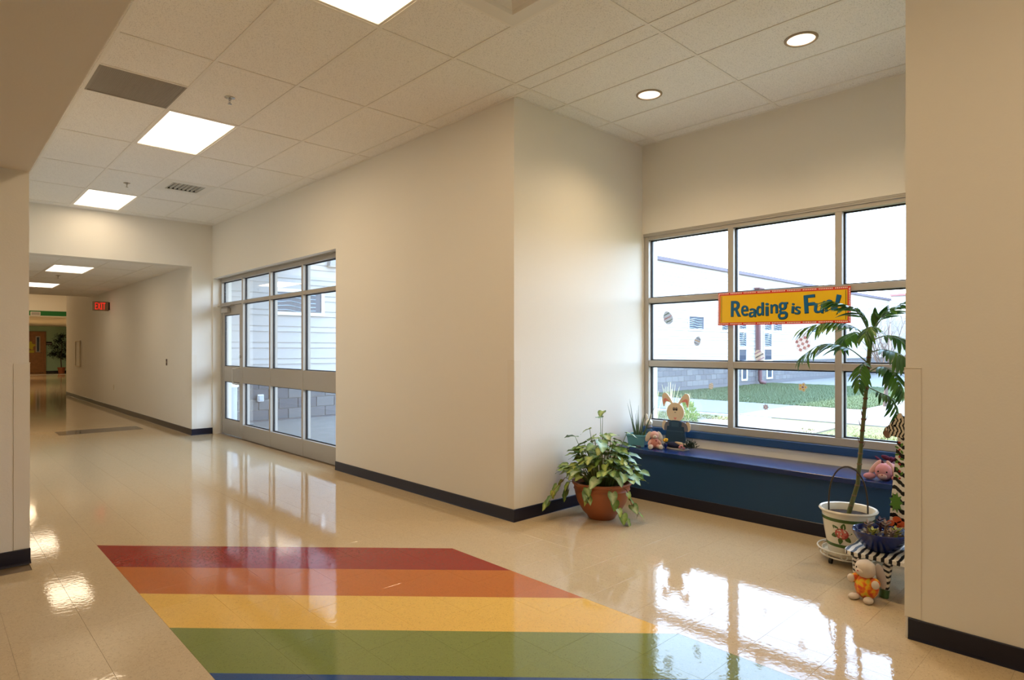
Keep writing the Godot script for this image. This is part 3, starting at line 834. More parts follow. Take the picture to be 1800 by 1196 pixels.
func wing_window(parent: Node, z0: float, z1: float, y0: float, y1: float, reflections: bool):
	# z0 is the end away from our building
	var f := MB.new()
	var x := WING_X + 0.03
	var t := 0.07
	f.box(Vector3(x, y0, z0), Vector3(x + 0.03, y1, z0 + t), 0.004); f.box(Vector3(x, y0, z1 - t), Vector3(x + 0.03, y1, z1), 0.004)
	f.box(Vector3(x, y0, z0 + t), Vector3(x + 0.03, y0 + t, z1 - t), 0.004); f.box(Vector3(x, y1 - t, z0 + t), Vector3(x + 0.03, y1, z1 - t), 0.004)
	var o := obj("window", f, M.vinyl, parent)
	boxed("pane", Vector3(x + 0.002, y0 + t, z0 + t), Vector3(x + 0.008, y1 - t, z1 - t), M.dark_glass, o)
	if reflections:
		var s := MB.new()
		var k := y0 + t + 0.03
		while k < y1 - t - 0.02:
			# pale wavy strips that imitate reflections of siding in the glass
			var pts := []
			for q in 9:
				var u := q / 8.0
				pts.append(Vector3(x + 0.013, k + 0.018 * sin(u * 5.0 + k * 7.0) + 0.01 * sin(u * 11.0 + k * 3.0), lerpf(z0 + t + (z1 - z0) * 0.12, z1 - t, u)))
			s.tube(pts, 0.039, 4, false, 0.2)
			k += 0.085
		obj("painted_reflection", s, M.painted_reflection, o)
func build_wing():
	var w := thing("school_building", "long white sided school wing on a grey block base across the courtyard", "building", Vector3.ZERO)
	var z0 := -46.0; var z1 := -3.6
	boxed("wall_core", Vector3(WING_X - 6.0, -0.8, z0), Vector3(WING_X - 0.012, 4.62, z1), M.mortar, w)
	siding_run(w, 0.90, 4.58, func(): return Transform3D(Basis(Vector3.RIGHT, Vector3.UP, Vector3(0, 0, z1 - z0)), Vector3(WING_X, 0, z0)))
	boxed("fascia", Vector3(WING_X - 0.02, 4.58, z0), Vector3(WING_X + 0.10, 4.72, z1), M.fascia, w, 0.004)
	boxed("roof", Vector3(WING_X - 6.0, 4.62, z0), Vector3(WING_X - 0.02, 4.71, z1), M.siding_warm, w)
	boxed("block_cap", Vector3(WING_X - 0.012, 0.838, z0), Vector3(WING_X + 0.05, 0.90, z1), M.block_1, w, 0.006)
	# concrete blocks, one by one where the windows show them
	var meshes := []
	for k in 2:
		var b := MB.new(); b.box(Vector3(-0.012, 0.0, -0.198), Vector3(0.022 + 0.003 * k, 0.197, 0.198), 0.004); meshes.append(b.mesh())
	var made := 0
	var rest := MB.new()
	for row in 4:
		var y := 0.838 - (row + 1) * 0.2085
		var n := 0
		var z := z1 - (0.0 if row % 2 == 0 else 0.2)
		while z - 0.4 > z0:
			var zc := z - 0.203
			var near := (zc > -9.0 or (zc < -15.5 and zc > -30.0)) and made < 300
			if near:
				var o := MeshInstance3D.new()
				o.mesh = meshes[rng.randi() % 2]; o.material_override = M["block_%d" % (rng.randi() % 3)]
				o.position = Vector3(WING_X, y, zc); o.name = "block"
				w.add_child(o, true); made += 1
			else:
				rest.box(Vector3(WING_X - 0.012, y, zc - 0.198), Vector3(WING_X + 0.022, y + 0.197, zc + 0.198))
			z -= 0.406
	var ro := obj("block_field", rest, M.block_0, w); ro.set_meta("kind", "stuff")
	boxed("footing", Vector3(WING_X - 0.012, -0.4, z0), Vector3(WING_X + 0.03, 0.0, z1), M.block_2, w)
	wing_window(w, -6.2, -5.1, 2.115, 2.66, true)
	wing_window(w, -22.12, -20.9, 2.12, 2.73, true)
	wing_window(w, -24.2, -23.4, 2.12, 2.73, true)
	for s in [[-25.7, -24.9], [-28.2, -27.3]]:
		wing_window(w, s[0], s[1], 2.2, 2.75, true)
		wing_window(w, s[0], s[1], 1.47, 2.2, true)
		wing_window(w, s[0], s[1], 0.86, 1.47, false)
		wing_window(w, s[0] - 0.02, s[1] - 0.3, 0.06, 0.62, false)
	wing_window(w, -29.3, -28.2, 2.2, 2.75, true)
	wing_window(w, -33.5, -32.7, 2.2, 2.75, true)
	# corner boards
	boxed("corner_board", Vector3(WING_X - 0.01, 0.9, -3.75), Vector3(WING_X + 0.05, 4.58, -3.6), M.vinyl, w, 0.004)
	# ribbed downspout with its head
	var dz := -26.55
	var sp := thing("downspout", "dull red downspout with a collector head on the white wing", "downspout", Vector3(WING_X + 0.06, 0, dz))
	var b := MB.new(); b.box(Vector3(0.005, 3.82, -0.2), Vector3(0.22, 4.05, 0.2), 0.01); b.box(Vector3(0.0, 4.05, -0.24), Vector3(0.26, 4.10, 0.24), 0.005); obj("collector_head", b, M.downspout, sp)
	var pipe := MB.new(); pipe.box(Vector3(0.01, 0.95, -0.085), Vector3(0.16, 3.82, 0.085), 0.012)
	for k in 28: pipe.box(Vector3(0.16, 1.0 + k * 0.1, -0.07), Vector3(0.172, 1.05 + k * 0.1, 0.07))
	obj("pipe", pipe, M.downspout, sp)
	var off := MB.new(); off.tube([Vector3(0.085, 1.0, 0), Vector3(0.12, 0.86, -0.02), Vector3(0.14, 0.76, -0.05), Vector3(0.14, 0.05, -0.05), Vector3(0.17, -0.02, -0.07), Vector3(0.36, -0.08, -0.16)], 0.09, 8); obj("offset_pipe", off, M.downspout, sp)
	# outlet box and wall pack light seen through the glass door
	var ob := thing("outlet_box", "white weatherproof outlet box on the grey block base", "outlet", Vector3(WING_X + 0.027, 0.45, -4.84))
	boxed("box", Vector3(0, -0.07, -0.06), Vector3(0.05, 0.07, 0.06), M.vinyl, ob, 0.006)
	boxed("cover", Vector3(0.05, -0.055, -0.045), Vector3(0.075, 0.055, 0.045), M.receptacle, ob, 0.006)
	var wp := thing("wall_pack_light", "grey box light high on the white siding", "light fixture", Vector3(WING_X + 0.03, 3.21, -6.4))
	var pb := MB.new(); pb.xf = Transform3D(Basis(Vector3(0, 0, -1), Vector3.UP, Vector3.RIGHT), Vector3.ZERO)
	pb.prism(PackedVector2Array([Vector2(-0.13, 0.0), Vector2(0.13, 0.0), Vector2(0.11, 0.14), Vector2(-0.11, 0.14)]), 0.0, 0.14)
	obj("housing", pb, M.wall_pack, wp)
	boxed("lens", Vector3(0.01, -0.02, -0.11), Vector3(0.12, 0.0, 0.11), M.vinyl, wp, 0.004)
	var tr := thing("litter_bin", "pale round litter bin with a white lid outside the glass door", "bin", Vector3(on_z(404, 700, -4.15).x, -0.025, -4.15))
	var tb := MB.new(); tb.lathe([Vector2(0.0, 0.0), Vector2(0.12, 0.0), Vector2(0.125, 0.02), Vector2(0.13, 0.74), Vector2(0.0, 0.74)], 28); obj("body", tb, M.receptacle, tr)
	var tl := MB.new(); tl.lathe([Vector2(0.0, 0.735), Vector2(0.15, 0.735), Vector2(0.155, 0.76), Vector2(0.13, 0.80), Vector2(0.0, 0.82)], 28); obj("lid", tl, M.vinyl, tr)
	# the wing that closes the courtyard
	var f := thing("school_building", "white school wing with red roof edges closing the far end of the courtyard", "building", Vector3.ZERO)
	boxed("wall_core", Vector3(WING_X, -0.8, -52), Vector3(26, 4.95, -46.21), M.siding, f)
	siding_run(f, 0.9, 4.9, func(): return Transform3D(Basis(Vector3(0, 0, 1), Vector3.UP, Vector3(38.39, 0, 0)), Vector3(WING_X, 0, -46.2)))
	boxed("block_base", Vector3(WING_X, -0.4, -46.2), Vector3(26, 0.9, -46.16), M.block_1, f)
	boxed("fascia", Vector3(WING_X, 4.9, -46.3), Vector3(26, 5.02, -46.05), M.fascia_red, f)
	boxed("upper_roof", Vector3(-10.0, 4.95, -52), Vector3(4, 5.5, -48), M.siding_warm, f)
	boxed("upper_fascia", Vector3(-10.1, 5.4, -48.0), Vector3(4.1, 5.5, -47.9), M.fascia_red, f)
func branch(b: MB, a: Vector3, d: Vector3, l: float, r: float, depth: int):
	var pts := [a]; var rad := [r]
	var p := a; var dd := d
	for k in 3:
		dd = (dd + Vector3(rng.randf_range(-1, 1), rng.randf_range(-0.3, 0.6), rng.randf_range(-1, 1)) * 0.16).normalized()
		p += dd * l / 3.0
		pts.append(p); rad.append(r * (1.0 - 0.2 * (k + 1)))
	b.tube(pts, rad, 5 if depth > 1 else 3, false)
	if depth == 0: return
	for k in 3 if depth > 1 else 4:
		var t: Vector3 = pts[1 + (k % 3)]
		var side := Vector3(rng.randf_range(-1, 1), rng.randf_range(0.2, 1.0), rng.randf_range(-1, 1)).normalized()
		branch(b, t, (dd + side * 0.9).normalized(), l * rng.randf_range(0.55, 0.75), r * 0.5, depth - 1)
func build_yard_plants():
	# bare tree behind the palm
	var base := on_z(1556, 640, -19.0)
	var t := thing("bare_tree", "small bare tree with fine twigs on the sunny courtyard", "tree", Vector3(base.x, YARD, base.z))
	var tk := MB.new(); tk.tube([Vector3.ZERO, Vector3(0.03, 0.5, 0.02), Vector3(0.0, 1.0, -0.02)], [0.06, 0.05, 0.045], 8); obj("trunk", tk, M.bark, t)
	for k in 7:
		var b := MB.new()
		var a := k * TAU / 7.0
		branch(b, Vector3(0, 0.55 + 0.07 * k, 0), Vector3(cos(a) * 0.5, 0.9, sin(a) * 0.5).normalized(), 0.95, 0.028, 3)
		obj("branch", b, M.bark, t)
	# leafy bush with dry stems
	var bp := on_y(1209, 742, YARD)
	var s := thing("bush", "sunlit yellow green bush with pale dry stems by the path", "bush", bp)
	s.scale = Vector3.ONE * 0.62
	var lf := MB.new()
	for k in 900:
		var a := rng.randf() * TAU; var h := rng.randf()
		var rr := 0.32 * sqrt(rng.randf()) * (0.55 + 0.7 * sin(PI * minf(h + 0.15, 1.0)))
		var p := Vector3(cos(a) * rr, h * 0.62 + 0.03, sin(a) * rr)
		var d := (Vector3(cos(a) * 0.5, 1.0, sin(a) * 0.5) + Vector3(rng.randf() - 0.5, rng.randf() - 0.5, rng.randf() - 0.5)).normalized()
		var q := d.cross(Vector3(rng.randf() - 0.5, 0.2, rng.randf() - 0.5)).normalized() * 0.014
		var nn := d.cross(q).normalized()
		lf.tri(p, p + d * 0.05 + q, p + d * 0.1, nn, nn, nn); lf.tri(p, p + d * 0.1, p + d * 0.05 - q, nn, nn, nn)
	obj("foliage", lf, M.bush_leaf, s)
	for k in 14:
		var st := MB.new()
		var a := k * 2.399; var r := 0.05 + 0.02 * (k % 9)
		st.tube([Vector3(cos(a) * r - 0.12, 0, sin(a) * r), Vector3(cos(a) * r * 1.3 - 0.16, 0.45, sin(a) * r * 1.3), Vector3(cos(a) * r * 1.7 - 0.22, 0.75 + 0.12 * (k % 3), sin(a) * r * 1.9)], [0.007, 0.006, 0.005], 4, false)
		obj("dry_stem", st, M.dry_stem, s)
	var bp2 := on_y(1163, 742, YARD)
	for q in [[bp2 + Vector3(-0.1, 0, 0.2), "tall pale dry grass outside, behind the wooden rabbit"], [on_y(1178, 722, YARD), "pale dry seed stems at the edge of the concrete path"]]:
		var g := thing("dry_grass", q[1], "plant", q[0])
		for k in 12:
			var st := MB.new()
			var a := k * 2.399; var r := 0.015 * (k % 7 + 1)
			st.tube([Vector3(cos(a) * r, 0, sin(a) * r), Vector3(cos(a) * r * 1.6, 0.3, sin(a) * r * 1.6), Vector3(cos(a) * r * 2.6, 0.55 + 0.06 * (k % 4), sin(a) * r * 2.6)], [0.008, 0.007, 0.004], 4, false)
			obj("stem", st, M.dry_stem, g)
# ---------- things in the alcove ----------
func fabric(called: String, color: Color, rough := 0.95) -> StandardMaterial3D:
	var m := mat(called, color, rough)
	m.rim_enabled = true; m.rim = 0.4; m.rim_tint = 0.6
	world_tex(m, 0.06); relief(m, M_plush, 0.25)
	return m
var M_plush: Texture2D
func stripes(size: int, n: float, wob: float, vertical: bool, seed_: int) -> ImageTexture:
	# painted zebra stripes: black on cream
	var im := Image.create(size, size, false, Image.FORMAT_RGB8)
	var f := FastNoiseLite.new(); f.seed = seed_; f.frequency = 0.02
	for y in size:
		for x in size:
			var a := x if vertical else y
			var b := y if vertical else x
			var s := sin(TAU * (n * a / size) + wob * sin(TAU * b / size * 2.0) + wob * f.get_noise_2d(b, a * 0.4))
			im.set_pixel(x, y, Color(0.03, 0.03, 0.03) if s > 0.22 else Color(0.90, 0.87, 0.80))
	return ImageTexture.create_from_image(im)
func object_materials():
	M_plush = noise_tex(0.16, 3, 256, 41)
	mat("terracotta", Color(0.66, 0.38, 0.23), 0.45)
	mat("turquoise", Color(0.36, 0.63, 0.67), 0.25)
	M.turquoise.clearcoat_enabled = true; M.turquoise.clearcoat = 0.5
	relief(M.turquoise, noise_tex(0.05, 2, 256, 43), 0.3); world_tex(M.turquoise, 0.06)
	for k in 4:
		var m := mat("leaf_%d" % k, [Color(1, 1, 1), Color(0.85, 0.92, 0.8), Color(1.0, 1.0, 0.82), Color(0.75, 0.85, 0.75)][k], 0.4)
		m.vertex_color_use_as_albedo = true
		m.backlight_enabled = true; m.backlight = Color(0.16, 0.22, 0.04)
	mat("stem", Color(0.42, 0.47, 0.22), 0.6)
	mat("dry_vine", Color(0.50, 0.40, 0.29), 0.8)
	mat("aloe", Color(0.27, 0.36, 0.20), 0.5)
	mat("palm_leaf", Color(0.29, 0.46, 0.15), 0.38)
	M.palm_leaf.backlight_enabled = true; M.palm_leaf.backlight = Color(0.14, 0.26, 0.03)
	mat("palm_leaf_dark", Color(0.18, 0.34, 0.13), 0.38)
	M.palm_leaf_dark.backlight_enabled = true; M.palm_leaf_dark.backlight = Color(0.07, 0.18, 0.03)
	mat("palm_stem", Color(0.32, 0.40, 0.16), 0.5)
	mat("palm_trunk", Color(0.36, 0.37, 0.19), 0.6)
	mat("palm_bark", Color(0.42, 0.26, 0.19), 0.8)
	mat("cane", Color(0.25, 0.20, 0.14), 0.6)
	mat("glazed_white", Color(0.90, 0.87, 0.79), 0.2)
	mat("glaze_green", Color(0.24, 0.36, 0.12), 0.25)
	mat("rose_red", Color(0.66, 0.22, 0.20), 0.3)
	mat("rose_pink", Color(0.82, 0.42, 0.36), 0.3)
	mat("iron_white", Color(0.88, 0.86, 0.80), 0.4)
	mat("rubber", Color(0.05, 0.04, 0.04), 0.5)
	mat("glaze_blue", Color(0.05, 0.12, 0.36), 0.08)
	mat("zebra_seat", Color(1, 1, 1), 0.35); M.zebra_seat.albedo_texture = stripes(256, 9.0, 0.5, true, 3); world_tex(M.zebra_seat, 0.36)
	mat("zebra_leg", Color(1, 1, 1), 0.35); M.zebra_leg.albedo_texture = stripes(256, 6.0, 0.9, false, 5); world_tex(M.zebra_leg, 0.19)
	mat("zebra_back", Color(1, 1, 1), 0.4); M.zebra_back.albedo_texture = stripes(256, 6.0, 2.2, false, 9); world_tex(M.zebra_back, 0.34)
	mat("zebra_head", Color(0.92, 0.88, 0.80), 0.4); M.zebra_head.albedo_texture = stripes(256, 6.5, 1.6, true, 12); world_tex(M.zebra_head, 0.13)
	mat("foot_green", Color(0.24, 0.38, 0.17), 0.4)
	mat("paint_leaf", Color(0.33, 0.50, 0.17), 0.4)
	mat("paint_orange", Color(0.82, 0.36, 0.17), 0.4)
	mat("paint_red", Color(0.62, 0.15, 0.13), 0.4)
	mat("muzzle", Color(0.48, 0.36, 0.27), 0.5)
	fabric("plush_pink", Color(0.90, 0.70, 0.64)); fabric("plush_blush", Color(0.88, 0.58, 0.50)); fabric("plush_cream", Color(0.93, 0.86, 0.77))
	fabric("plush_rose", Color(0.90, 0.60, 0.60)); fabric("plush_grey", Color(0.82, 0.76, 0.71)); fabric("ribbon", Color(0.36, 0.07, 0.20)); fabric("plush_lilac", Color(0.78, 0.66, 0.78))
	var tie := fabric("tie_dye", Color(1, 1, 1))
	tie.albedo_texture = noise_tex(0.02, 2, 256, 47, [[0.0, 0.38, 0.52, 0.68, 1.0], [Color(0.86, 0.25, 0.22), Color(0.92, 0.42, 0.12), Color(0.95, 0.55, 0.10), Color(0.97, 0.74, 0.15), Color(0.85, 0.80, 0.2)]])
	tie.uv1_scale = Vector3.ONE / 0.22
	mat("bead", Color(0.02, 0.015, 0.015), 0.1)
	mat("wood_cream", Color(0.86, 0.78, 0.66), 0.5)
	mat("denim", Color(0.13, 0.25, 0.35), 0.75); mat("denim_light", Color(0.20, 0.32, 0.42), 0.75); mat("shirt_grey", Color(0.43, 0.43, 0.47), 0.75)
	mat("ear_pink", Color(0.85, 0.52, 0.48), 0.6); mat("paint_grey", Color(0.55, 0.5, 0.44), 0.6)
	mat("yellow_petal", Color(0.93, 0.72, 0.08), 0.6)
	mat("moss", Color(0.12, 0.19, 0.09), 0.9); mat("navy_cloth", Color(0.10, 0.12, 0.24), 0.9); mat("tan_cloth", Color(0.72, 0.62, 0.48), 0.9); mat("board_grey", Color(0.60, 0.58, 0.56), 0.6)
	mat("banner_yellow", Color(0.93, 0.75, 0.10), 0.28); mat("banner_red", Color(0.83, 0.25, 0.20), 0.3); mat("banner_white", Color(0.95, 0.93, 0.88), 0.3)
	mat("banner_blue", Color(0.03, 0.37, 0.56), 0.3); mat("banner_ink", Color(0.08, 0.10, 0.13), 0.3)
	mat("pale_pebble", Color(0.62, 0.56, 0.48), 0.7); mat("succulent", Color(0.52, 0.42, 0.33), 0.6); mat("succulent_green", Color(0.60, 0.60, 0.24), 0.5); mat("succulent_purple", Color(0.27, 0.12, 0.20), 0.5)
func leaf_mesh(l: float, w: float, droop: float, dark: Color, pale: Color) -> ArrayMesh:
	# an arrow-shaped leaf along +z with a pale middle, folded along its rib
	var b := MB.new(); b.colored = true
	var g := []; var cs := []
	for i in 9:
		var t := i / 8.0
		var half := w * 0.5 * pow(sin(PI * pow(t * 0.93 + 0.07, 0.62)), 0.9)
		var row := []; var cr := []
		for k in 7:
			var s := (k - 3) / 3.0
			var back := -0.16 * l * absf(s) * (1.0 - t) * (1.0 - t)
			row.append(Vector3(s * half, 0.10 * half * absf(s) * 2.0 - droop * l * t * t + 0.004 * sin(t * 14.0) * absf(s), t * l + back))
			cr.append(pale.lerp(dark, clampf(absf(s) * 1.15 - 0.1 + 0.15 * sin(i * 2.1 + k), 0.0, 1.0)))
		g.append(row); cs.append(cr)
	b.sheet(g, cs)
	return b.mesh()
func build_pothos():
	var c := Vector3(-3.275, 0, -4.16)
	var t := thing("potted_plant", "terracotta pot of bushy light green vine leaves on the floor by the bench", "plant", c)
	var pot := MB.new()
	pot.lathe([Vector2(0.0, 0.0), Vector2(0.105, 0.0), Vector2(0.118, 0.012), Vector2(0.125, 0.03), Vector2(0.165, 0.07), Vector2(0.205, 0.14), Vector2(0.227, 0.22), Vector2(0.232, 0.245), Vector2(0.238, 0.25), Vector2(0.234, 0.256), Vector2(0.236, 0.285), Vector2(0.249, 0.292), Vector2(0.253, 0.303), Vector2(0.249, 0.312), Vector2(0.236, 0.312), Vector2(0.228, 0.30), Vector2(0.224, 0.255), Vector2(0.0, 0.255)], 48)
	obj("pot", pot, M.terracotta, t)
	var so := MB.new(); so.lathe([Vector2(0.226, 0.262), Vector2(0.1, 0.272), Vector2(0.0, 0.275)], 24); obj("soil", so, M.soil, t)
	var kinds := []
	var lin := func(r, g, b): return Color(r, g, b)
	kinds.append(leaf_mesh(0.105, 0.092, 0.35, lin.call(0.16, 0.27, 0.05), lin.call(0.42, 0.50, 0.16)))
	kinds.append(leaf_mesh(0.125, 0.104, 0.30, lin.call(0.10, 0.21, 0.05), lin.call(0.50, 0.56, 0.30)))
	kinds.append(leaf_mesh(0.09, 0.08, 0.45, lin.call(0.24, 0.33, 0.06), lin.call(0.50, 0.52, 0.16)))
	kinds.append(leaf_mesh(0.115, 0.098, 0.25, lin.call(0.07, 0.17, 0.05), lin.call(0.36, 0.47, 0.25)))
	var put := func(p: Vector3, a: float, pitch: float, s: float):
		var o := MeshInstance3D.new()
		var k := rng.randi() % 4
		o.mesh = kinds[k]; o.material_override = M["leaf_%d" % (rng.randi() % 4)]
		o.name = "leaf"
		o.transform = Transform3D(Basis(Vector3.UP, a) * Basis(Vector3.RIGHT, pitch) * Basis(Vector3.BACK, rng.randf_range(-0.4, 0.4)).scaled(Vector3.ONE * s), p)
		t.add_child(o, true)
	# stems rise from the soil and each ends in a leaf
	for k in 175:
		var a := k * 2.39996 + rng.randf_range(-0.2, 0.2)
		var f := sqrt((k + 0.5) / 175.0)
		var rr := 0.335 * f * rng.randf_range(0.8, 1.08)
		var hh := 0.30 + (0.32 * (1.0 - f * f) + 0.05) * rng.randf_range(0.4, 1.15) + 0.03
		if k % 19 == 3: hh += 0.16
		# fuller on the side away from the alcove wall's corner
		var p := Vector3(cos(a) * rr * 1.02, hh, sin(a) * rr * 0.9)
		if c.x + p.x < ALC_X + 0.16: p.x = ALC_X + 0.16 - c.x
		var root := Vector3(cos(a) * rr * 0.35, 0.265, sin(a) * rr * 0.35)
		var st := MB.new(); st.tube([root, root.lerp(p, 0.55) + Vector3(0, 0.04, 0), p], [0.0032, 0.0028, 0.002], 5, false)
		obj("stem", st, M.stem, t)
		put.call(p, PI / 2 - a + rng.randf_range(-0.6, 0.6), rng.randf_range(-0.3, 0.4), rng.randf_range(0.66, 1.0))
	# a few vines hang over the rim
	var vines := [[Vector3(-0.17, 0.3, 0.12), Vector3(-0.20, 0.34, 0.24), Vector3(-0.22, 0.25, 0.36), Vector3(-0.23, 0.16, 0.41)], [Vector3(0.20, 0.3, 0.02), Vector3(0.27, 0.28, 0.02), Vector3(0.29, 0.16, -0.02), Vector3(0.34, 0.08, -0.06)], [Vector3(0.16, 0.3, 0.14), Vector3(0.22, 0.3, 0.16), Vector3(0.25, 0.15, 0.12), Vector3(0.30, 0.05, 0.05)], [Vector3(0.05, 0.3, 0.21), Vector3(0.06, 0.31, 0.26), Vector3(0.06, 0.25, 0.27), Vector3(0.07, 0.22, 0.265)], [Vector3(-0.12, 0.3, 0.18), Vector3(-0.15, 0.32, 0.24), Vector3(-0.16, 0.26, 0.25), Vector3(-0.17, 0.23, 0.245)]]
	for v in vines:
		var st := MB.new(); st.tube(v, 0.0028, 5, false); obj("vine", st, M.dry_vine, t)
		for k in 5:
			var u := 0.4 + 0.15 * k
			var i := mini(int(u * 3.0), 2)
			var p: Vector3 = v[i].lerp(v[i + 1], u * 3.0 - i)
			put.call(p, atan2(p.x, p.z) + rng.randf_range(-1, 1), rng.randf_range(0.4, 1.1), rng.randf_range(0.65, 0.95))
func build_aloe():
	var t := thing("aloe_planter", "turquoise footed planter of spiky aloe at the wall end of the bench", "plant", Vector3(-3.51, 0.483, -5.03), 0.3)
	var p := MB.new()
	# square tapered box with a rim and four feet
	for q in 4:
		var r := Basis(Vector3.UP, q * PI / 2)
		for s in [[0.075, 0.018, 0.088, 0.10], [0.088, 0.10, 0.095, 0.105], [0.095, 0.105, 0.095, 0.118], [0.095, 0.118, 0.082, 0.118], [0.082, 0.118, 0.08, 0.095]]:
			var nn := Vector3(0, -(s[2] - s[0]), (s[3] - s[1])).normalized() if s[3] != s[1] else Vector3.UP
			p.quad(r * Vector3(-s[0], s[1], s[0]), r * Vector3(s[0], s[1], s[0]), r * Vector3(s[2], s[3], s[2]), r * Vector3(-s[2], s[3], s[2]), r * nn)
		p.box(Vector3(0.045 if q % 2 else -0.075, 0.0, 0.045 if q < 2 else -0.075), Vector3(0.075 if q % 2 else -0.045, 0.02, 0.075 if q < 2 else -0.045), 0.004)
	p.quad(Vector3(-0.075, 0.018, -0.075), Vector3(0.075, 0.018, -0.075), Vector3(0.075, 0.018, 0.075), Vector3(-0.075, 0.018, 0.075), Vector3.DOWN)
	obj("planter", p, M.turquoise, t)
	boxed("soil", Vector3(-0.081, 0.06, -0.081), Vector3(0.081, 0.10, 0.081), M.soil, t)
	for k in 14:
		var a := k * 2.39996
		var l: float = [0.24, 0.36, 0.17, 0.20, 0.31, 0.14, 0.22][k % 7]
		var lean := 0.25 + 0.09 * (k % 5)
		var d := Vector3(cos(a), 0, sin(a))
		lean *= 0.35 if d.x < -0.2 else 0.7
		var o := d * 0.02 * (1 + k % 3)
		var pts := []; var rad := []
		for i in 7:
			var u := i / 6.0
			pts.append(o + Vector3(0, 0.1, 0) + d * l * lean * (u + 0.25 * u * u) + Vector3.UP * l * u)
			rad.append(0.011 * (1.0 - u * 0.92))
		var b := MB.new(); b.tube(pts, rad, 7, true, 0.6); obj("leaf", b, M.aloe, t)
func plush(called: String, label: String, at: Vector3, turn: float, s: float) -> Node3D:
	var t := thing(called, label, "soft toy", at, turn)
	t.scale = Vector3.ONE * s
	return t
func part_blob(t: Node, called: String, ce: Vector3, r: Vector3, m: Material, tilt := Vector3.ZERO, bump := 0.03) -> MeshInstance3D:
	var b := MB.new(); b.blob(ce, r, Basis.from_euler(tilt), 20, 14, bump, ce.x * 30.0 + ce.y * 11.0)
	return obj(called, b, m, t)
func build_toys():
	# toys face +z in their own axes, height about one
	var p := plush("plush_rabbit", "pink plush rabbit with floppy ears sitting against the turquoise planter", Vector3(-3.325, 0.483, -5.02), 0.75, 0.18)
	part_blob(p, "body", Vector3(0, 0.29, 0), Vector3(0.24, 0.30, 0.21), M.plush_blush)
	var h := part_blob(p, "head", Vector3(0, 0.70, 0.03), Vector3(0.23, 0.21, 0.21), M.plush_pink)
	part_blob(h, "muzzle", Vector3(0, 0.64, 0.20), Vector3(0.11, 0.09, 0.09), M.plush_cream)
	part_blob(h, "nose", Vector3(0, 0.67, 0.285), Vector3(0.025, 0.02, 0.015), M.muzzle, Vector3.ZERO, 0.0)
	for s in [-1.0, 1.0]:
		part_blob(h, "eye", Vector3(0.09 * s, 0.74, 0.20), Vector3(0.02, 0.025, 0.015), M.bead, Vector3.ZERO, 0.0)
		part_blob(p, "ear", Vector3(0.30 * s, 0.62, -0.04), Vector3(0.13, 0.30, 0.05), M.plush_cream, Vector3(0.1, 0.2 * s, 0.42 * s))
		part_blob(p, "arm", Vector3(0.25 * s, 0.33, 0.10), Vector3(0.075, 0.19, 0.08), M.plush_pink, Vector3(-0.5, 0, 0.5 * s))
		part_blob(p, "leg", Vector3(0.20 * s, 0.12, 0.22), Vector3(0.12, 0.12, 0.22), M.plush_pink, Vector3(0, 0.35 * s, 0))
		part_blob(p, "foot", Vector3(0.27 * s, 0.13, 0.40), Vector3(0.12, 0.13, 0.07), M.plush_cream, Vector3(0, 0.35 * s, 0))
	part_blob(p, "heart_patch", Vector3(0.07, 0.42, 0.175), Vector3(0.045, 0.045, 0.02), M.rose_red, Vector3.ZERO, 0.0)
	# rabbit in the orange suit
	var o := plush("plush_rabbit", "cream plush rabbit in an orange tie-dye suit standing on the floor", Vector3(-1.165, 0.0, -3.895), -0.2, 0.235)
	part_blob(o, "suit", Vector3(0, 0.30, 0), Vector3(0.27, 0.29, 0.23), M.tie_dye)
	var oh := part_blob(o, "head", Vector3(-0.01, 0.74, 0.03), Vector3(0.24, 0.22, 0.22), M.plush_cream)
	part_blob(oh, "muzzle", Vector3(-0.05, 0.70, 0.21), Vector3(0.10, 0.08, 0.08), M.plush_cream)
	part_blob(oh, "nose", Vector3(-0.06, 0.73, 0.285), Vector3(0.025, 0.018, 0.014), M.ear_pink, Vector3.ZERO, 0.0)
	for s in [-1.0, 1.0]:
		part_blob(oh, "eye", Vector3(0.105 * s - 0.02, 0.78, 0.20), Vector3(0.024, 0.028, 0.018), M.bead, Vector3.ZERO, 0.0)
		part_blob(o, "ear", Vector3(0.25 * s + 0.04, 0.62, -0.09), Vector3(0.10, 0.34, 0.045), M.plush_grey, Vector3(0.25, 0.5 * s, 0.20 * s))
		part_blob(o, "sleeve", Vector3(0.24 * s, 0.47, 0.06), Vector3(0.10, 0.12, 0.10), M.tie_dye, Vector3(-0.4, 0, 0.6 * s))
		part_blob(o, "paw", Vector3(0.29 * s, 0.46, 0.16), Vector3(0.085, 0.10, 0.085), M.plush_cream)
		part_blob(o, "foot", Vector3(0.17 * s, 0.07, 0.24), Vector3(0.11, 0.075, 0.15), M.plush_cream, Vector3(0, 0.3 * s, 0))
	# rabbit lying on the bench, its chin on the edge
	var l := plush("plush_rabbit", "rose pink plush rabbit lying on the bench beside the zebra chair", Vector3(-1.385, 0.483, -5.02), 0.1, 0.24)
	part_blob(l, "body", Vector3(0.05, 0.24, -0.35), Vector3(0.26, 0.22, 0.40), M.plush_rose)
	var lh := part_blob(l, "head", Vector3(0, 0.26, 0.12), Vector3(0.23, 0.25, 0.22), M.plush_rose)
	part_blob(lh, "muzzle", Vector3(0.0, 0.15, 0.27), Vector3(0.12, 0.10, 0.10), M.plush_pink)
	part_blob(lh, "nose", Vector3(0, 0.19, 0.365), Vector3(0.025, 0.018, 0.015), M.rose_red, Vector3.ZERO, 0.0)
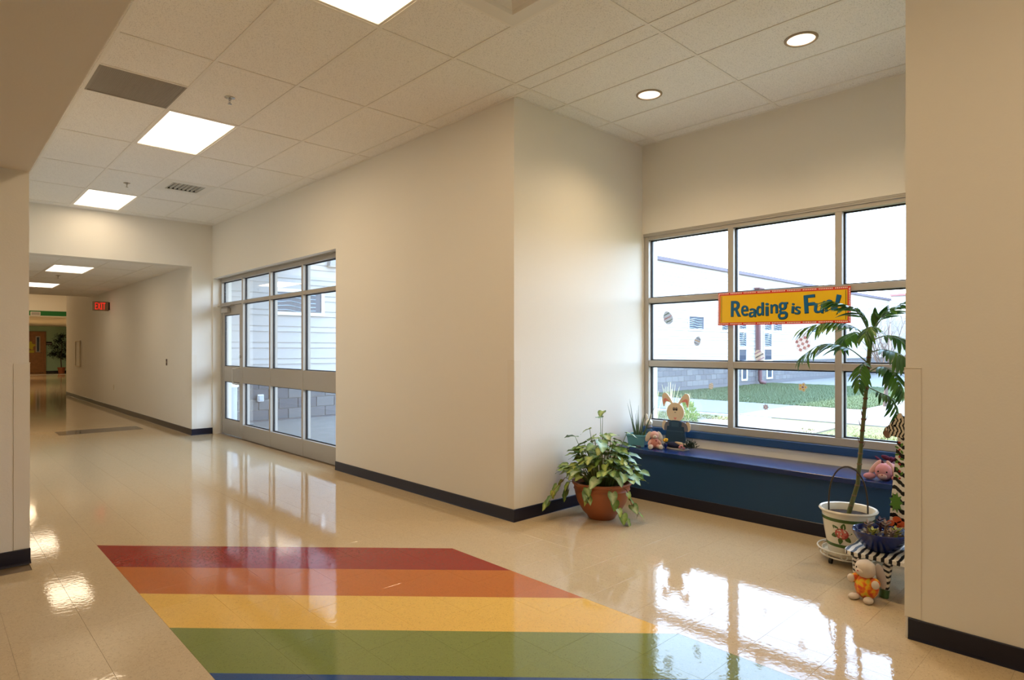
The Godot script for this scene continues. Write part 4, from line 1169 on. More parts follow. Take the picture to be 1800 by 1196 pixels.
	for s in [-1.0, 1.0]:
		part_blob(lh, "eye", Vector3(0.11 * s, 0.28, 0.31), Vector3(0.022, 0.026, 0.018), M.bead, Vector3.ZERO, 0.0)
		part_blob(l, "ear", Vector3(0.22 * s - 0.02, 0.36, 0.05), Vector3(0.08, 0.27, 0.06), M.plush_pink, Vector3(-0.3, 0, 0.55 * s))
		part_blob(l, "paw", Vector3(0.36 * s, 0.10, 0.20), Vector3(0.17, 0.095, 0.11), M.plush_rose, Vector3(0, -0.5 * s, 0))
	# plum ribbon bow and a lilac bundle behind it
	var bw := thing("ribbon_bow", "dark plum ribbon bow behind the rose plush rabbit", "bow", Vector3(-1.40, 0.483, -5.265))
	bw.scale = Vector3.ONE * 0.8
	part_blob(bw, "bundle", Vector3(0.03, 0.07, 0.0), Vector3(0.075, 0.07, 0.04), M.plush_lilac)
	for s in [-1.0, 1.0]:
		part_blob(bw, "loop", Vector3(0.045 * s, 0.155, 0.02), Vector3(0.045, 0.022, 0.02), M.ribbon, Vector3(0, 0, 0.3 * s))
		part_blob(bw, "tail", Vector3(0.05 * s - 0.05, 0.13, 0.03), Vector3(0.05, 0.012, 0.02), M.ribbon, Vector3(0, 0, 0.7 * s))
	part_blob(bw, "knot", Vector3(0, 0.15, 0.03), Vector3(0.022, 0.022, 0.02), M.ribbon)
	# small china rabbit behind the aloe
	var fg := thing("rabbit_figurine", "small white rabbit figurine in blue behind the aloe leaves", "figurine", Vector3(-3.535, 0.483, -5.245), 0.7)
	part_blob(fg, "body", Vector3(0, 0.08, 0), Vector3(0.045, 0.085, 0.04), M.denim_light, Vector3.ZERO, 0.0)
	part_blob(fg, "collar", Vector3(0, 0.165, 0), Vector3(0.036, 0.02, 0.034), M.shirt_grey, Vector3.ZERO, 0.0)
	var fh := part_blob(fg, "head", Vector3(0, 0.21, 0.005), Vector3(0.034, 0.036, 0.034), M.glazed_white, Vector3.ZERO, 0.0)
	for s in [-1.0, 1.0]:
		part_blob(fg, "ear", Vector3(0.018 * s, 0.265, -0.005), Vector3(0.011, 0.035, 0.008), M.glazed_white, Vector3(0, 0, -0.2 * s), 0.0)
		part_blob(fh, "eye", Vector3(0.013 * s, 0.215, 0.036), Vector3(0.004, 0.005, 0.003), M.bead, Vector3.ZERO, 0.0)
func outline(pts: Array, steps := 6) -> PackedVector2Array:
	# smooth closed curve through the points
	var out := PackedVector2Array()
	var n := pts.size()
	for i in n:
		for k in steps:
			out.append((pts[i] as Vector2).cubic_interpolate(pts[(i + 1) % n], pts[(i - 1 + n) % n], pts[(i + 2) % n], k / float(steps)))
	return out
func oval(cx: float, cy: float, rx: float, ry: float, tilt := 0.0, n := 28) -> PackedVector2Array:
	var o := PackedVector2Array()
	for k in n:
		o.append(Vector2(cx, cy) + Vector2(cos(TAU * k / n) * rx, sin(TAU * k / n) * ry).rotated(tilt))
	return o
func cut(t: Node, called: String, poly: PackedVector2Array, z0: float, z1: float, m: Material) -> MeshInstance3D:
	var b := MB.new(); b.prism(poly, z0, z1)
	return obj(called, b, m, t)
func build_wooden_rabbit():
	var t := thing("wooden_rabbit", "flat wooden rabbit in blue dungarees standing on the bench by the window", "decoration", Vector3(-3.225, 0.483, -5.235), 0.12)
	var w: Material = M.wood_cream
	cut(t, "board", PackedVector2Array([Vector2(-0.085, 0.0), Vector2(0.085, 0.0), Vector2(0.10, 0.1), Vector2(0.085, 0.2), Vector2(-0.085, 0.2), Vector2(-0.10, 0.1)]), -0.009, 0.009, M.denim)
	cut(t, "dungarees", outline([Vector2(-0.082, 0.005), Vector2(0.0, 0.0), Vector2(0.082, 0.005), Vector2(0.10, 0.09), Vector2(0.085, 0.155), Vector2(0.062, 0.20), Vector2(0.055, 0.252), Vector2(-0.055, 0.252), Vector2(-0.062, 0.20), Vector2(-0.085, 0.155), Vector2(-0.10, 0.09)]), 0.009, 0.016, M.denim)
	cut(t, "bib_pocket", PackedVector2Array([Vector2(-0.035, 0.195), Vector2(0.035, 0.195), Vector2(0.038, 0.24), Vector2(-0.038, 0.24)]), 0.016, 0.018, M.denim_light)
	cut(t, "waistband", PackedVector2Array([Vector2(-0.085, 0.148), Vector2(0.085, 0.148), Vector2(0.082, 0.158), Vector2(-0.082, 0.158)]), 0.016, 0.018, M.denim_light)
	cut(t, "shirt", outline([Vector2(-0.055, 0.252), Vector2(0.055, 0.252), Vector2(0.105, 0.225), Vector2(0.118, 0.165), Vector2(0.085, 0.155), Vector2(-0.085, 0.155), Vector2(-0.118, 0.165), Vector2(-0.105, 0.225)], 4), -0.006, 0.006, M.shirt_grey)
	for s in [-1.0, 1.0]:
		cut(t, "hand", outline([Vector2(0.095 * s, 0.235), Vector2(0.13 * s, 0.245), Vector2(0.145 * s, 0.21), Vector2(0.138 * s, 0.165), Vector2(0.112 * s, 0.155), Vector2(0.10 * s, 0.19)]), -0.012, -0.006, w)
		cut(t, "ear", outline([Vector2(0.02 * s, 0.405), Vector2(0.06 * s, 0.475), Vector2(0.098 * s, 0.515), Vector2(0.13 * s, 0.505), Vector2(0.138 * s, 0.455), Vector2(0.122 * s, 0.385), Vector2(0.10 * s, 0.43), Vector2(0.065 * s, 0.43)]), -0.008, 0.008, w)
		cut(t, "inner_ear", outline([Vector2(0.062 * s, 0.437), Vector2(0.10 * s, 0.465), Vector2(0.123 * s, 0.452), Vector2(0.119 * s, 0.405), Vector2(0.103 * s, 0.44)]), 0.008, 0.0095, M.ear_pink)
	var h := cut(t, "head", oval(0, 0.335, 0.088, 0.093), -0.004, 0.014, w)
	for s in [-1.0, 1.0]:
		cut(h, "eye_white", oval(0.013 * s, 0.367, 0.014, 0.018), 0.014, 0.0150, M.paint_grey)
		cut(h, "eye", oval(0.012 * s, 0.362, 0.010, 0.009), 0.0150, 0.0158, M.bead)
		cut(h, "cheek_line", oval(0.022 * s, 0.307, 0.019, 0.016), 0.014, 0.0145, M.wood_cream)
	cut(h, "nose", oval(0.0, 0.335, 0.010, 0.005), 0.014, 0.0155, M.paint_grey)
	cut(h, "mouth", outline([Vector2(-0.014, 0.288), Vector2(0.0, 0.283), Vector2(0.014, 0.288), Vector2(0.006, 0.268), Vector2(-0.006, 0.268)]), 0.0145, 0.0155, M.ear_pink)
	# bud vase with a yellow bloom
	var v := thing("bud_vase", "tiny blue glass vase with a yellow flower on the bench", "vase", Vector3(-3.215, 0.483, -5.04))
	var b := MB.new(); b.lathe([Vector2(0.0, 0.0), Vector2(0.017, 0.0), Vector2(0.016, 0.004), Vector2(0.007, 0.010), Vector2(0.009, 0.018), Vector2(0.018, 0.032), Vector2(0.019, 0.048), Vector2(0.015, 0.058), Vector2(0.0, 0.056)], 20); obj("vase", b, M.glaze_blue, v)
	var f := MB.new(); f.tube([Vector3(0, 0.05, 0), Vector3(0.002, 0.075, 0.002)], 0.003, 5); obj("stem", f, M.stem, v)
	var bl := MB.new()
	for k in 9: bl.blob(Vector3(cos(k * 2.4) * 0.014, 0.083 + 0.006 * (k % 3), sin(k * 2.4) * 0.014), Vector3(0.011, 0.009, 0.011), Basis.IDENTITY, 8, 6)
	bl.blob(Vector3(0, 0.093, 0), Vector3(0.014, 0.012, 0.014), Basis.IDENTITY, 8, 6)
	obj("bloom", bl, M.yellow_petal, v)
	for k in 7:
		var lf := MB.new(); var a := k * 0.9
		lf.tube([Vector3(0, 0.06, 0), Vector3(cos(a) * 0.02, 0.085, sin(a) * 0.02), Vector3(cos(a) * 0.035, 0.095 + 0.008 * (k % 3), sin(a) * 0.035)], [0.001, 0.005, 0.001], 5, false, 0.3)
		obj("leaf", lf, M.moss, v)
	# lying craft rabbit with greenery
	var d := thing("craft_display", "little board with a lying craft rabbit, pink pompoms and dark greenery", "decoration", Vector3(-3.13, 0.483, -5.13), -0.05)
	boxed("board", Vector3(-0.13, 0.0, -0.03), Vector3(0.10, 0.012, 0.06), M.board_grey, d, 0.002)
	part_blob(d, "cloth_body", Vector3(-0.05, 0.035, 0.0), Vector3(0.085, 0.03, 0.04), M.navy_cloth)
	part_blob(d, "arm", Vector3(0.03, 0.052, 0.0), Vector3(0.075, 0.016, 0.022), M.tan_cloth, Vector3(0, 0, -0.15))
	for k in 5: part_blob(d, "pompom", Vector3(0.045 + 0.02 * (k % 3), 0.03 + 0.012 * (k % 2), 0.045 - 0.01 * (k / 3)), Vector3.ONE * (0.014 if k < 3 else 0.009), M.plush_rose)
	var gr := MB.new()
	for k in 160:
		var q := Vector3(0.13 + rng.randfn() * 0.028, 0.03 + absf(rng.randfn()) * 0.028, 0.015 + rng.randfn() * 0.03)
		q.y = minf(q.y, 0.095)
		var dd := (q - Vector3(0.13, 0.0, 0.01)).normalized()
		gr.tube([q, q + dd * 0.02], [0.004, 0.001], 4, false)
	obj("greenery", gr, M.moss, d)
func build_banner():
	var zc := -5.348
	var t := thing("banner", "yellow banner reading Reading is Fun with a red border, hung on the window frame", "banner", Vector3(0, 0, 0))
	var a := on_z(1262.5, 516, zc); var b := on_z(1495.5, 503, zc); var c := on_z(1495.5, 568, zc); var d := on_z(1262, 572.5, zc)
	# the sheet: a shallow curve along its length
	var at := func(u: float, v: float) -> Vector3:
		var p := a.lerp(b, u).lerp(d.lerp(c, u), v)
		p.z = zc + 0.006 * sin(u * PI * 2.0)
		return p
	var face := func(called: String, u0: float, u1: float, v0: float, v1: float, off: float, m: Material):
		var s := MB.new(); var g := []
		for j in 2:
			var row := []
			for i in 25: row.append(at.call(lerpf(u0, u1, i / 24.0), lerpf(v0, v1, j)) + Vector3(0, 0, off))
			g.append(row)
		s.sheet(g)
		for i in 24:
			for j in 2:
				s.quad(g[j][i], g[j][i + 1], g[j][i + 1] - Vector3(0, 0, 0.0012), g[j][i] - Vector3(0, 0, 0.0012), Vector3(0, 1 - 2 * j, 0))
		var back := []
		for j in 2:
			var row := []
			for i in 25: row.append(g[1 - j][i] - Vector3(0, 0, 0.0012))
			back.append(row)
		s.sheet(back)
		return obj(called, s, m, t)
	face.call("sheet", 0.0, 1.0, 0.0, 1.0, 0.0, M.banner_red)
	face.call("field", 0.022, 0.978, 0.085, 0.915, 0.0014, M.banner_yellow)
	var ink := face.call("rule", 0.030, 0.034, 0.10, 0.90, 0.0018, M.banner_ink)
	face.call("rule", 0.966, 0.970, 0.10, 0.90, 0.0018, M.banner_ink)
	# white dashes of print in the border
	var dash := MB.new()
	for k in 78:
		var u := 0.012 + 0.976 * k / 78.0
		if k % 9 == 7: continue
		for v in [0.030, 0.955]:
			var p: Vector3 = at.call(u, v)
			dash.box(p + Vector3(-0.004, -0.0045, 0.0002), p + Vector3(0.004, 0.0045, 0.0006))
	for k in 20:
		for u in [0.008, 0.992]:
			var p: Vector3 = at.call(u, 0.06 + 0.88 * k / 19.0)
			dash.box(p + Vector3(-0.0045, -0.004, 0.0002), p + Vector3(0.0045, 0.004, 0.0006))
	obj("border_print", dash, M.banner_white, t)
	var font := SystemFont.new()
	font.font_names = PackedStringArray(["Droid Sans"]); font.font_weight = 800
	var letters := [["R", 245, 365, 268, 462, -0.02], ["e", 370, 455, 325, 455, 0.0], ["a", 460, 548, 360, 470, 0.0], ["d", 553, 643, 288, 452, 0.0], ["i", 663, 702, 295, 450, 0.0], ["n", 723, 812, 308, 422, 0.0], ["g", 812, 932, 282, 495, 0.0], ["i", 975, 1012, 298, 420, -0.08], ["s", 1015, 1085, 335, 435, -0.1], ["F", 1128, 1262, 192, 416, 0.06], ["u", 1250, 1366, 298, 420, -0.12], ["n", 1370, 1482, 255, 392, 0.2], ["!", 1492, 1572, 192, 388, -0.25]]
	for l in letters:
		var p0 := on_z(1250 + l[1] * 0.14444, 490 + l[4] * 0.14444, zc); var p1 := on_z(1250 + l[2] * 0.14444, 490 + l[3] * 0.14444, zc)
		var tm := TextMesh.new()
		tm.text = l[0]; tm.font = font; tm.font_size = 64; tm.depth = 0.02; tm.pixel_size = 0.01
		var bb := tm.get_aabb()
		var wd := absf(p1.x - p0.x); var hg := p1.y - p0.y
		var sc := Vector3(wd / maxf(bb.size.x, 0.01), hg / maxf(bb.size.y, 0.01), 0.02)
		if l[0] == "i" or l[0] == "!": sc.x = hg / bb.size.y * 1.25
		var mid := (p0 + p1) / 2.0
		for k in 2:
			var o := MeshInstance3D.new()
			o.mesh = tm; o.material_override = M.banner_ink if k == 0 else M.banner_blue
			var bs := Basis(Vector3.BACK, l[5]).scaled(Vector3.ONE) * Basis.from_scale(sc * (Vector3(1.05, 1.03, 1) if k == 0 else Vector3.ONE))
			var off := Vector3(0.0032, -0.003, 0.0) if k == 0 else Vector3.ZERO
			var wob := 0.006 * sin(clampf((mid.x - a.x) / (b.x - a.x), 0, 1) * TAU)
			o.transform = Transform3D(bs, Vector3(mid.x, mid.y, zc + wob + 0.0022 + 0.0008 * k) + off - bs * (bb.position + bb.size / 2.0))
			o.name = "letter_shadow" if k == 0 else "letter"
			t.add_child(o, true)
func build_window_stickers():
	var z := -5.4165
	# the same inks printed on clear film that one can see through
	var film := {}
	for k in ["paint_leaf", "paint_grey", "rose_pink", "shirt_grey", "yellow_petal", "banner_white", "paint_orange", "plush_lilac", "wood_cream", "rose_red", "tan_cloth"]:
		var m := mat("film_" + k, M[k].albedo_color, 0.5)
		m.albedo_color.a = 0.5
		m.transparency = BaseMaterial3D.TRANSPARENCY_ALPHA
		film[k] = m
	var list := [[1174, 559, 0.052, 0.068, 0.45, ["paint_leaf", "paint_grey", "rose_pink"], "striped green and grey egg sticker on the window", 0], [1226, 600, 0.034, 0.046, -0.4, ["shirt_grey", "paint_grey", "yellow_petal"], "small grey egg sticker on the window", 0], [1412, 602, 0.062, 0.082, -0.35, ["banner_white", "paint_orange", "rose_pink"], "egg sticker with a pink and white check on the window", 1], [1335, 626, 0.045, 0.058, 0.5, ["plush_lilac", "banner_white", "shirt_grey"], "pale lilac egg sticker on the window", 0], [1250, 679, 0.024, 0.032, -0.3, ["banner_white", "wood_cream", "banner_white"], "plain white egg sticker on the window", 0], [1411, 681, 0.036, 0.034, 0.0, ["wood_cream", "yellow_petal", "rose_red"], "cream chick sticker on the window", 2], [1346, 716, 0.024, 0.024, 0.0, ["tan_cloth", "paint_orange", "banner_white"], "round orange flower sticker on the window", 3]]
	for s in list:
		var p := on_z(s[0], s[1], z)
		var t := thing("window_sticker", s[6], "sticker", p)
		var rx: float = s[2]; var ry: float = s[3]
		var egg := PackedVector2Array()
		for k in 32:
			var a := TAU * k / 32.0
			var y := sin(a) * ry
			egg.append(Vector2(cos(a) * rx * (1.0 - 0.16 * sin(a)), y).rotated(s[4]))
		if s[7] >= 2:
			egg = PackedVector2Array()
			for k in 40:
				var a := TAU * k / 40.0
				egg.append(Vector2(cos(a), sin(a)) * rx * (1.0 + 0.16 * cos(a * (5.0 if s[7] == 2 else 7.0))))
		cut(t, "film", egg, -0.0006, 0.0, film[s[5][0]] if s[7] else film[s[5][1]])
		if s[7] == 0:
			for k in 3:
				var y := (k - 1) * ry * 0.55
				var w := rx * sqrt(maxf(0.05, 1.0 - pow(y / ry, 2.0))) * 0.86
				var band := PackedVector2Array()
				for q in 9: band.append(Vector2(lerpf(-w, w, q / 8.0), y + ry * 0.09 + ry * 0.06 * (q % 2)).rotated(s[4]))
				for q in 9: band.append(Vector2(lerpf(w, -w, q / 8.0), y - ry * 0.09 + ry * 0.06 * (q % 2)).rotated(s[4]))
				cut(t, "printed_band", band, 0.0, 0.0004, film[s[5][0 if k != 1 else 2]])
		elif s[7] == 1:
			for i in 5:
				for j in 6:
					var q := Vector2((i - 2) * rx * 0.42, (j - 2.5) * ry * 0.34)
					if Vector2(q.x / rx, q.y / ry).length() > 0.86 or (i + j) % 2: continue
					var e := rx * 0.19
					cut(t, "printed_check", PackedVector2Array([(q + Vector2(-e, -e)).rotated(s[4]), (q + Vector2(e, -e)).rotated(s[4]), (q + Vector2(e, e)).rotated(s[4]), (q + Vector2(-e, e)).rotated(s[4])]), 0.0, 0.0004, film[s[5][1 + (i % 2)]])
		else:
			for k in 5:
				cut(t, "printed_dot", oval(cos(k * 1.257) * rx * 0.6, sin(k * 1.257) * rx * 0.6, rx * 0.22, rx * 0.22, 0.0, 12), 0.0, 0.0004, film[s[5][1]])
			cut(t, "printed_centre", oval(0, 0, rx * 0.24, rx * 0.24, 0.0, 14), 0.0, 0.0004, film[s[5][2]])
func leaflet_mesh(l: float, w: float, droop: float) -> ArrayMesh:
	var b := MB.new()
	var g := []
	for i in 7:
		var t := i / 6.0
		var half := w * 0.5 * pow(sin(PI * (t * 0.94 + 0.06)), 0.75) * (1.0 - 0.25 * t)
		var row := []
		for k in 3:
			var s := k - 1.0
			row.append(Vector3(s * half, absf(s) * half * 0.35 - droop * l * t * t, t * l))
		g.append(row)
	b.sheet(g)
	return b.mesh()
func build_palm():
	var c := Vector3(-1.455, 0.0, -4.49)
	# wheeled iron stand
	var cd := thing("plant_caddy", "white scrolled iron plant caddy on black wheels under the rose pot", "plant stand", c)
	var ring := func(r: float, y: float, w: float) -> MB:
		var b := MB.new(); var pts := []
		for k in 41: pts.append(Vector3(cos(TAU * k / 40) * r, y, sin(TAU * k / 40) * r))
		b.tube(pts, w, 6, false); return b
	obj("rim", ring.call(0.185, 0.095, 0.005), M.iron_white, cd)
	obj("base_ring", ring.call(0.165, 0.05, 0.005), M.iron_white, cd)
	for k in 9:
		var a := TAU * k / 9.0
		var b := MB.new(); var pts := []
		for q in 25:
			var th := q / 24.0 * TAU * 1.35
			var rr := 0.024 - 0.012 * q / 24.0
			var x := cos(th) * rr; var y := sin(th) * rr * 0.8
			pts.append(Vector3(cos(a + x / 0.175) * 0.178, 0.073 + y, sin(a + x / 0.175) * 0.178))
		b.tube(pts, 0.003, 5, false); obj("scroll", b, M.iron_white, cd)
	var plate := MB.new()
	plate.tube([Vector3(-0.165, 0.05, 0), Vector3(0.165, 0.05, 0)], 0.005, 6); plate.tube([Vector3(0, 0.05, -0.165), Vector3(0, 0.05, 0.165)], 0.005, 6)
	obj("cross_bar", plate, M.iron_white, cd)
	for k in 4:
		var a := k * PI / 2 + 0.5
		var b := MB.new(); var o := Vector3(cos(a) * 0.14, 0.018, sin(a) * 0.14)
		b.tube([o - Vector3(0.009, 0, 0), o + Vector3(0.009, 0, 0)], 0.018, 14); b.tube([o, o + Vector3(0, 0.03, 0)], 0.005, 6); obj("caster", b, M.rubber, cd)
	# pot with saucer and painted rose
	var t := thing("potted_palm", "tall palm with arching fronds in a white rose painted pot by the bench", "plant", c + Vector3(0, 0.055, 0))
	var sc := MB.new(); sc.lathe([Vector2(0.0, 0.0), Vector2(0.145, 0.0), Vector2(0.155, 0.008), Vector2(0.160, 0.03), Vector2(0.153, 0.03), Vector2(0.146, 0.012), Vector2(0.0, 0.01)], 40); obj("saucer", sc, M.glazed_white, t)
	var prof := [Vector2(0.0, 0.012), Vector2(0.112, 0.012), Vector2(0.120, 0.02), Vector2(0.130, 0.08), Vector2(0.147, 0.18), Vector2(0.158, 0.27), Vector2(0.160, 0.282), Vector2(0.172, 0.288), Vector2(0.178, 0.298), Vector2(0.172, 0.307), Vector2(0.160, 0.303), Vector2(0.152, 0.285), Vector2(0.148, 0.25), Vector2(0.0, 0.25)]
	var pot := MB.new(); pot.lathe(prof, 48); obj("pot", pot, M.glazed_white, t)
	for s in [[0.1275, 0.065, 0.1305, 0.085], [0.155, 0.236, 0.1575, 0.256]]:
		var b := MB.new(); b.lathe([Vector2(s[0] - 0.003, s[1]), Vector2(s[0] + 0.0022, s[1]), Vector2(s[2] + 0.0022, s[3]), Vector2(s[2] - 0.003, s[3])], 48); obj("painted_line", b, M.glaze_green, t)
	var so := MB.new(); so.lathe([Vector2(0.149, 0.258), Vector2(0.08, 0.266), Vector2(0.0, 0.268)], 24); obj("soil", so, M.soil, t)
	# the rose wraps on the curve of the pot
	var put := func(called: String, ang: float, y: float, poly: PackedVector2Array, lift: float, m: Material):
		var b := MB.new(); var idx := Geometry2D.triangulate_polygon(poly)
		var w := func(q: Vector2) -> Vector3:
			var yy := y + q.y
			var r := lerpf(0.122, 0.158, clampf((yy - 0.02) / 0.25, 0, 1)) + 0.0012 + lift
			return Vector3(sin(ang + q.x / 0.145) * r, yy, cos(ang + q.x / 0.145) * r)
		for i in range(0, idx.size(), 3):
			var p := []
			for k in 3: p.append(w.call(poly[idx[i + k]]))
			var n := []
			for k in 3: n.append(Vector3(p[k].x, 0, p[k].z).normalized())
			b.tri(p[0], p[1], p[2], n[0], n[1], n[2])
		obj(called, b, m, t)
	var face := 0.05
	for a0 in [face, face + 2.1, face - 2.1]:
		for k in 6:
			var a := k * 1.05 + 0.3
			put.call("painted_leaf", a0, 0.16, outline([Vector2(cos(a), sin(a)) * 0.028, Vector2(cos(a + 0.35), sin(a + 0.35)) * 0.048, Vector2(cos(a), sin(a)) * 0.075, Vector2(cos(a - 0.35), sin(a - 0.35)) * 0.048], 3), 0.0004 + 0.0001 * k, M.glaze_green)
		put.call("painted_rose", a0, 0.16, oval(0, 0.0, 0.042, 0.036), 0.0014, M.rose_red)
		for k in 5:
			var a := k * 1.257
			put.call("painted_petal", a0, 0.16, oval(cos(a) * 0.02, sin(a) * 0.017, 0.014, 0.009, a + 0.6, 14), 0.0020 + 0.0001 * k, M.rose_pink)
	# trunk follows the photograph from pot to crown
	var ctr := c + Vector3(0, 0.055, 0)
	var pz := -4.49
	var q := func(u: float, v: float, dz := 0.0) -> Vector3: return on_z(u, v, pz + dz) - ctr
	var spine := [Vector3(0.0, 0.255, 0.0), q.call(1508, 850), q.call(1513, 790), q.call(1519, 725), q.call(1524, 670), q.call(1529, 610), q.call(1531, 585)]
	var tk := MB.new(); tk.tube(spine, [0.015, 0.0135, 0.013, 0.012, 0.012, 0.014, 0.010], 10); obj("trunk", tk, M.palm_trunk, t)
	for k in 16:
		var u := k / 16.0
		var i := mini(int(u * 5.0), 4)
		var p: Vector3 = spine[i].lerp(spine[i + 1], u * 5.0 - i)
		var b := MB.new(); b.lathe([Vector2(0.0155, -0.004), Vector2(0.0165, 0.0), Vector2(0.0150, 0.006)], 10, p); obj("leaf_scar", b, M.palm_bark if k > 6 else M.dry_vine, t)
	for k in 7:
		var p: Vector3 = spine[2].lerp(spine[3], k / 7.0)
		var b := MB.new(); var a := k * 2.4
		b.tube([p, p + Vector3(cos(a) * 0.016, 0.02, sin(a) * 0.016), p + Vector3(cos(a) * 0.028, 0.055, sin(a) * 0.028)], [0.007, 0.006, 0.001], 5, false, 0.4); obj("bark_sheath", b, M.palm_bark, t)
	var lm := [leaflet_mesh(0.150, 0.035, 0.25), leaflet_mesh(0.165, 0.037, 0.38), leaflet_mesh(0.13, 0.034, 0.15)]
	# fronds: points along the rachis, in the photograph and in depth
	var fr := [
		[[1530, 590, 0.0], [1512, 555, 0.10], [1490, 538, 0.18], [1462, 530, 0.24], 12, 1.0],
		[[1529, 600, 0.0], [1500, 575, 0.16], [1455, 568, 0.30], [1412, 578, 0.40], 14, 1.0],
		[[1527, 640, 0.0], [1490, 612, 0.10], [1445, 606, 0.20], [1408, 628, 0.26], 13, 1.0],
		[[1531, 590, 0.0], [1550, 560, 0.02], [1575, 540, 0.06], [1606, 524, 0.10], 12, 1.0],
		[[1530, 600, 0.0], [1560, 590, -0.12], [1590, 598, -0.2], [1618, 615, -0.26], 11, 0.95],
		[[1528, 620, 0.0], [1555, 615, 0.10], [1585, 626, 0.18], [1612, 645, 0.22], 12, 1.0],
		[[1526, 655, 0.0], [1550, 645, 0.10], [1572, 660, 0.18], [1586, 690, 0.22], 11, 0.9],
		[[1525, 680, 0.0], [1545, 690, 0.05], [1565, 700, 0.09], [1578, 728, 0.12], 10, 0.7],
		[[1530, 590, 0.0], [1524, 575, 0.02], [1518, 562, 0.03], [1512, 556, 0.04], 7, -0.7],
		[[1531, 590, 0.0], [1537, 575, 0.05], [1542, 565, 0.08], [1546, 562, 0.12], 8, -0.8],
		[[1529, 605, 0.0], [1508, 585, -0.10], [1490, 590, -0.2], [1478, 605, -0.28], 10, 0.9],
		[[1527, 640, 0.0], [1518, 640, 0.12], [1512, 655, 0.2], [1510, 680, 0.25], 9, 0.75],
		[[1530, 600, 0.0], [1535, 580, 0.14], [1530, 575, 0.24], [1520, 590, 0.32], 10, 0.9],
	]
	for f in fr:
		var pts := []
		for k in 4: pts.append(q.call(f[k][0], f[k][1], f[k][2]))
		var curve := []
		for k in 17:
			var u := k / 16.0
			var i := mini(int(u * 3.0), 2)
			curve.append((pts[i] as Vector3).cubic_interpolate(pts[i + 1], pts[maxi(i - 1, 0)], pts[mini(i + 2, 3)], u * 3.0 - i))
		var rad := []
		for k in 17: rad.append(0.0045 - 0.0032 * k / 16.0)
		var rb := MB.new(); rb.tube(curve, rad, 6, false)
		var fo := obj("frond", rb, M.palm_stem, t)
		var n: int = f[4]
		for k in n:
			var u := 0.30 + 0.70 * k / (n - 1.0)
			var fi := u * 16.0
			var i := mini(int(fi), 15)
			var p: Vector3 = curve[i].lerp(curve[i + 1], fi - i)
			var d: Vector3 = (curve[i + 1] - curve[i]).normalized()
			var side := d.cross(Vector3.UP).normalized()
			var up := side.cross(d).normalized()
			for s in [-1.0, 1.0]:
				var fwd: Vector3 = (d * (0.55 + 0.5 * u) + side * s * (0.85 - 0.35 * u) - up * rng.randf_range(0.12, 0.5) if f[5] > 0 else d * 0.5 + side * s * 0.35 + Vector3.UP * rng.randf_range(0.5, 1.1)).normalized()
				var nx: Vector3 = fwd.cross(up).normalized()
				var bs := Basis(nx, fwd.cross(nx).normalized() * -1.0, fwd)
				if bs.determinant() < 0: bs = Basis(-nx, bs.y, fwd)
				var o := MeshInstance3D.new()
				o.mesh = lm[rng.randi() % 3]; o.material_override = M.palm_leaf if rng.randf() < 0.6 else M.palm_leaf_dark
				var size: float = absf(f[5]) * (1.0 - 0.35 * absf(u - 0.55) * 2.0) * rng.randf_range(0.88, 1.08)
				o.transform = Transform3D(bs * Basis.from_scale(Vector3.ONE * size), p)
				o.name = "leaflet"; fo.add_child(o, true)
	# bent cane hoop in the pot
	var hp := []
	var h0 := Vector3(-0.115, 0.25, 0.02); var h1 := Vector3(0.125, 0.25, 0.02)
	for k in 25:
		var th := PI * k / 24.0
		hp.append(Vector3(lerpf(h0.x, h1.x, 0.5 - 0.5 * cos(th)) * (1.0 + 0.1 * sin(th)), 0.25 + 0.335 * pow(sin(th), 0.75), 0.02))
	var hb := MB.new(); hb.tube(hp, 0.0055, 7); obj("cane_hoop", hb, M.cane, t)
	var tb := MB.new(); tb.tube([Vector3(-0.01, 0.585, 0.02), q.call(1509, 830)], 0.0015, 4, false); tb.tube([Vector3(0.03, 0.57, 0.02), q.call(1510, 826)], 0.0015, 4, false); obj("tie", tb, M.rubber, t)
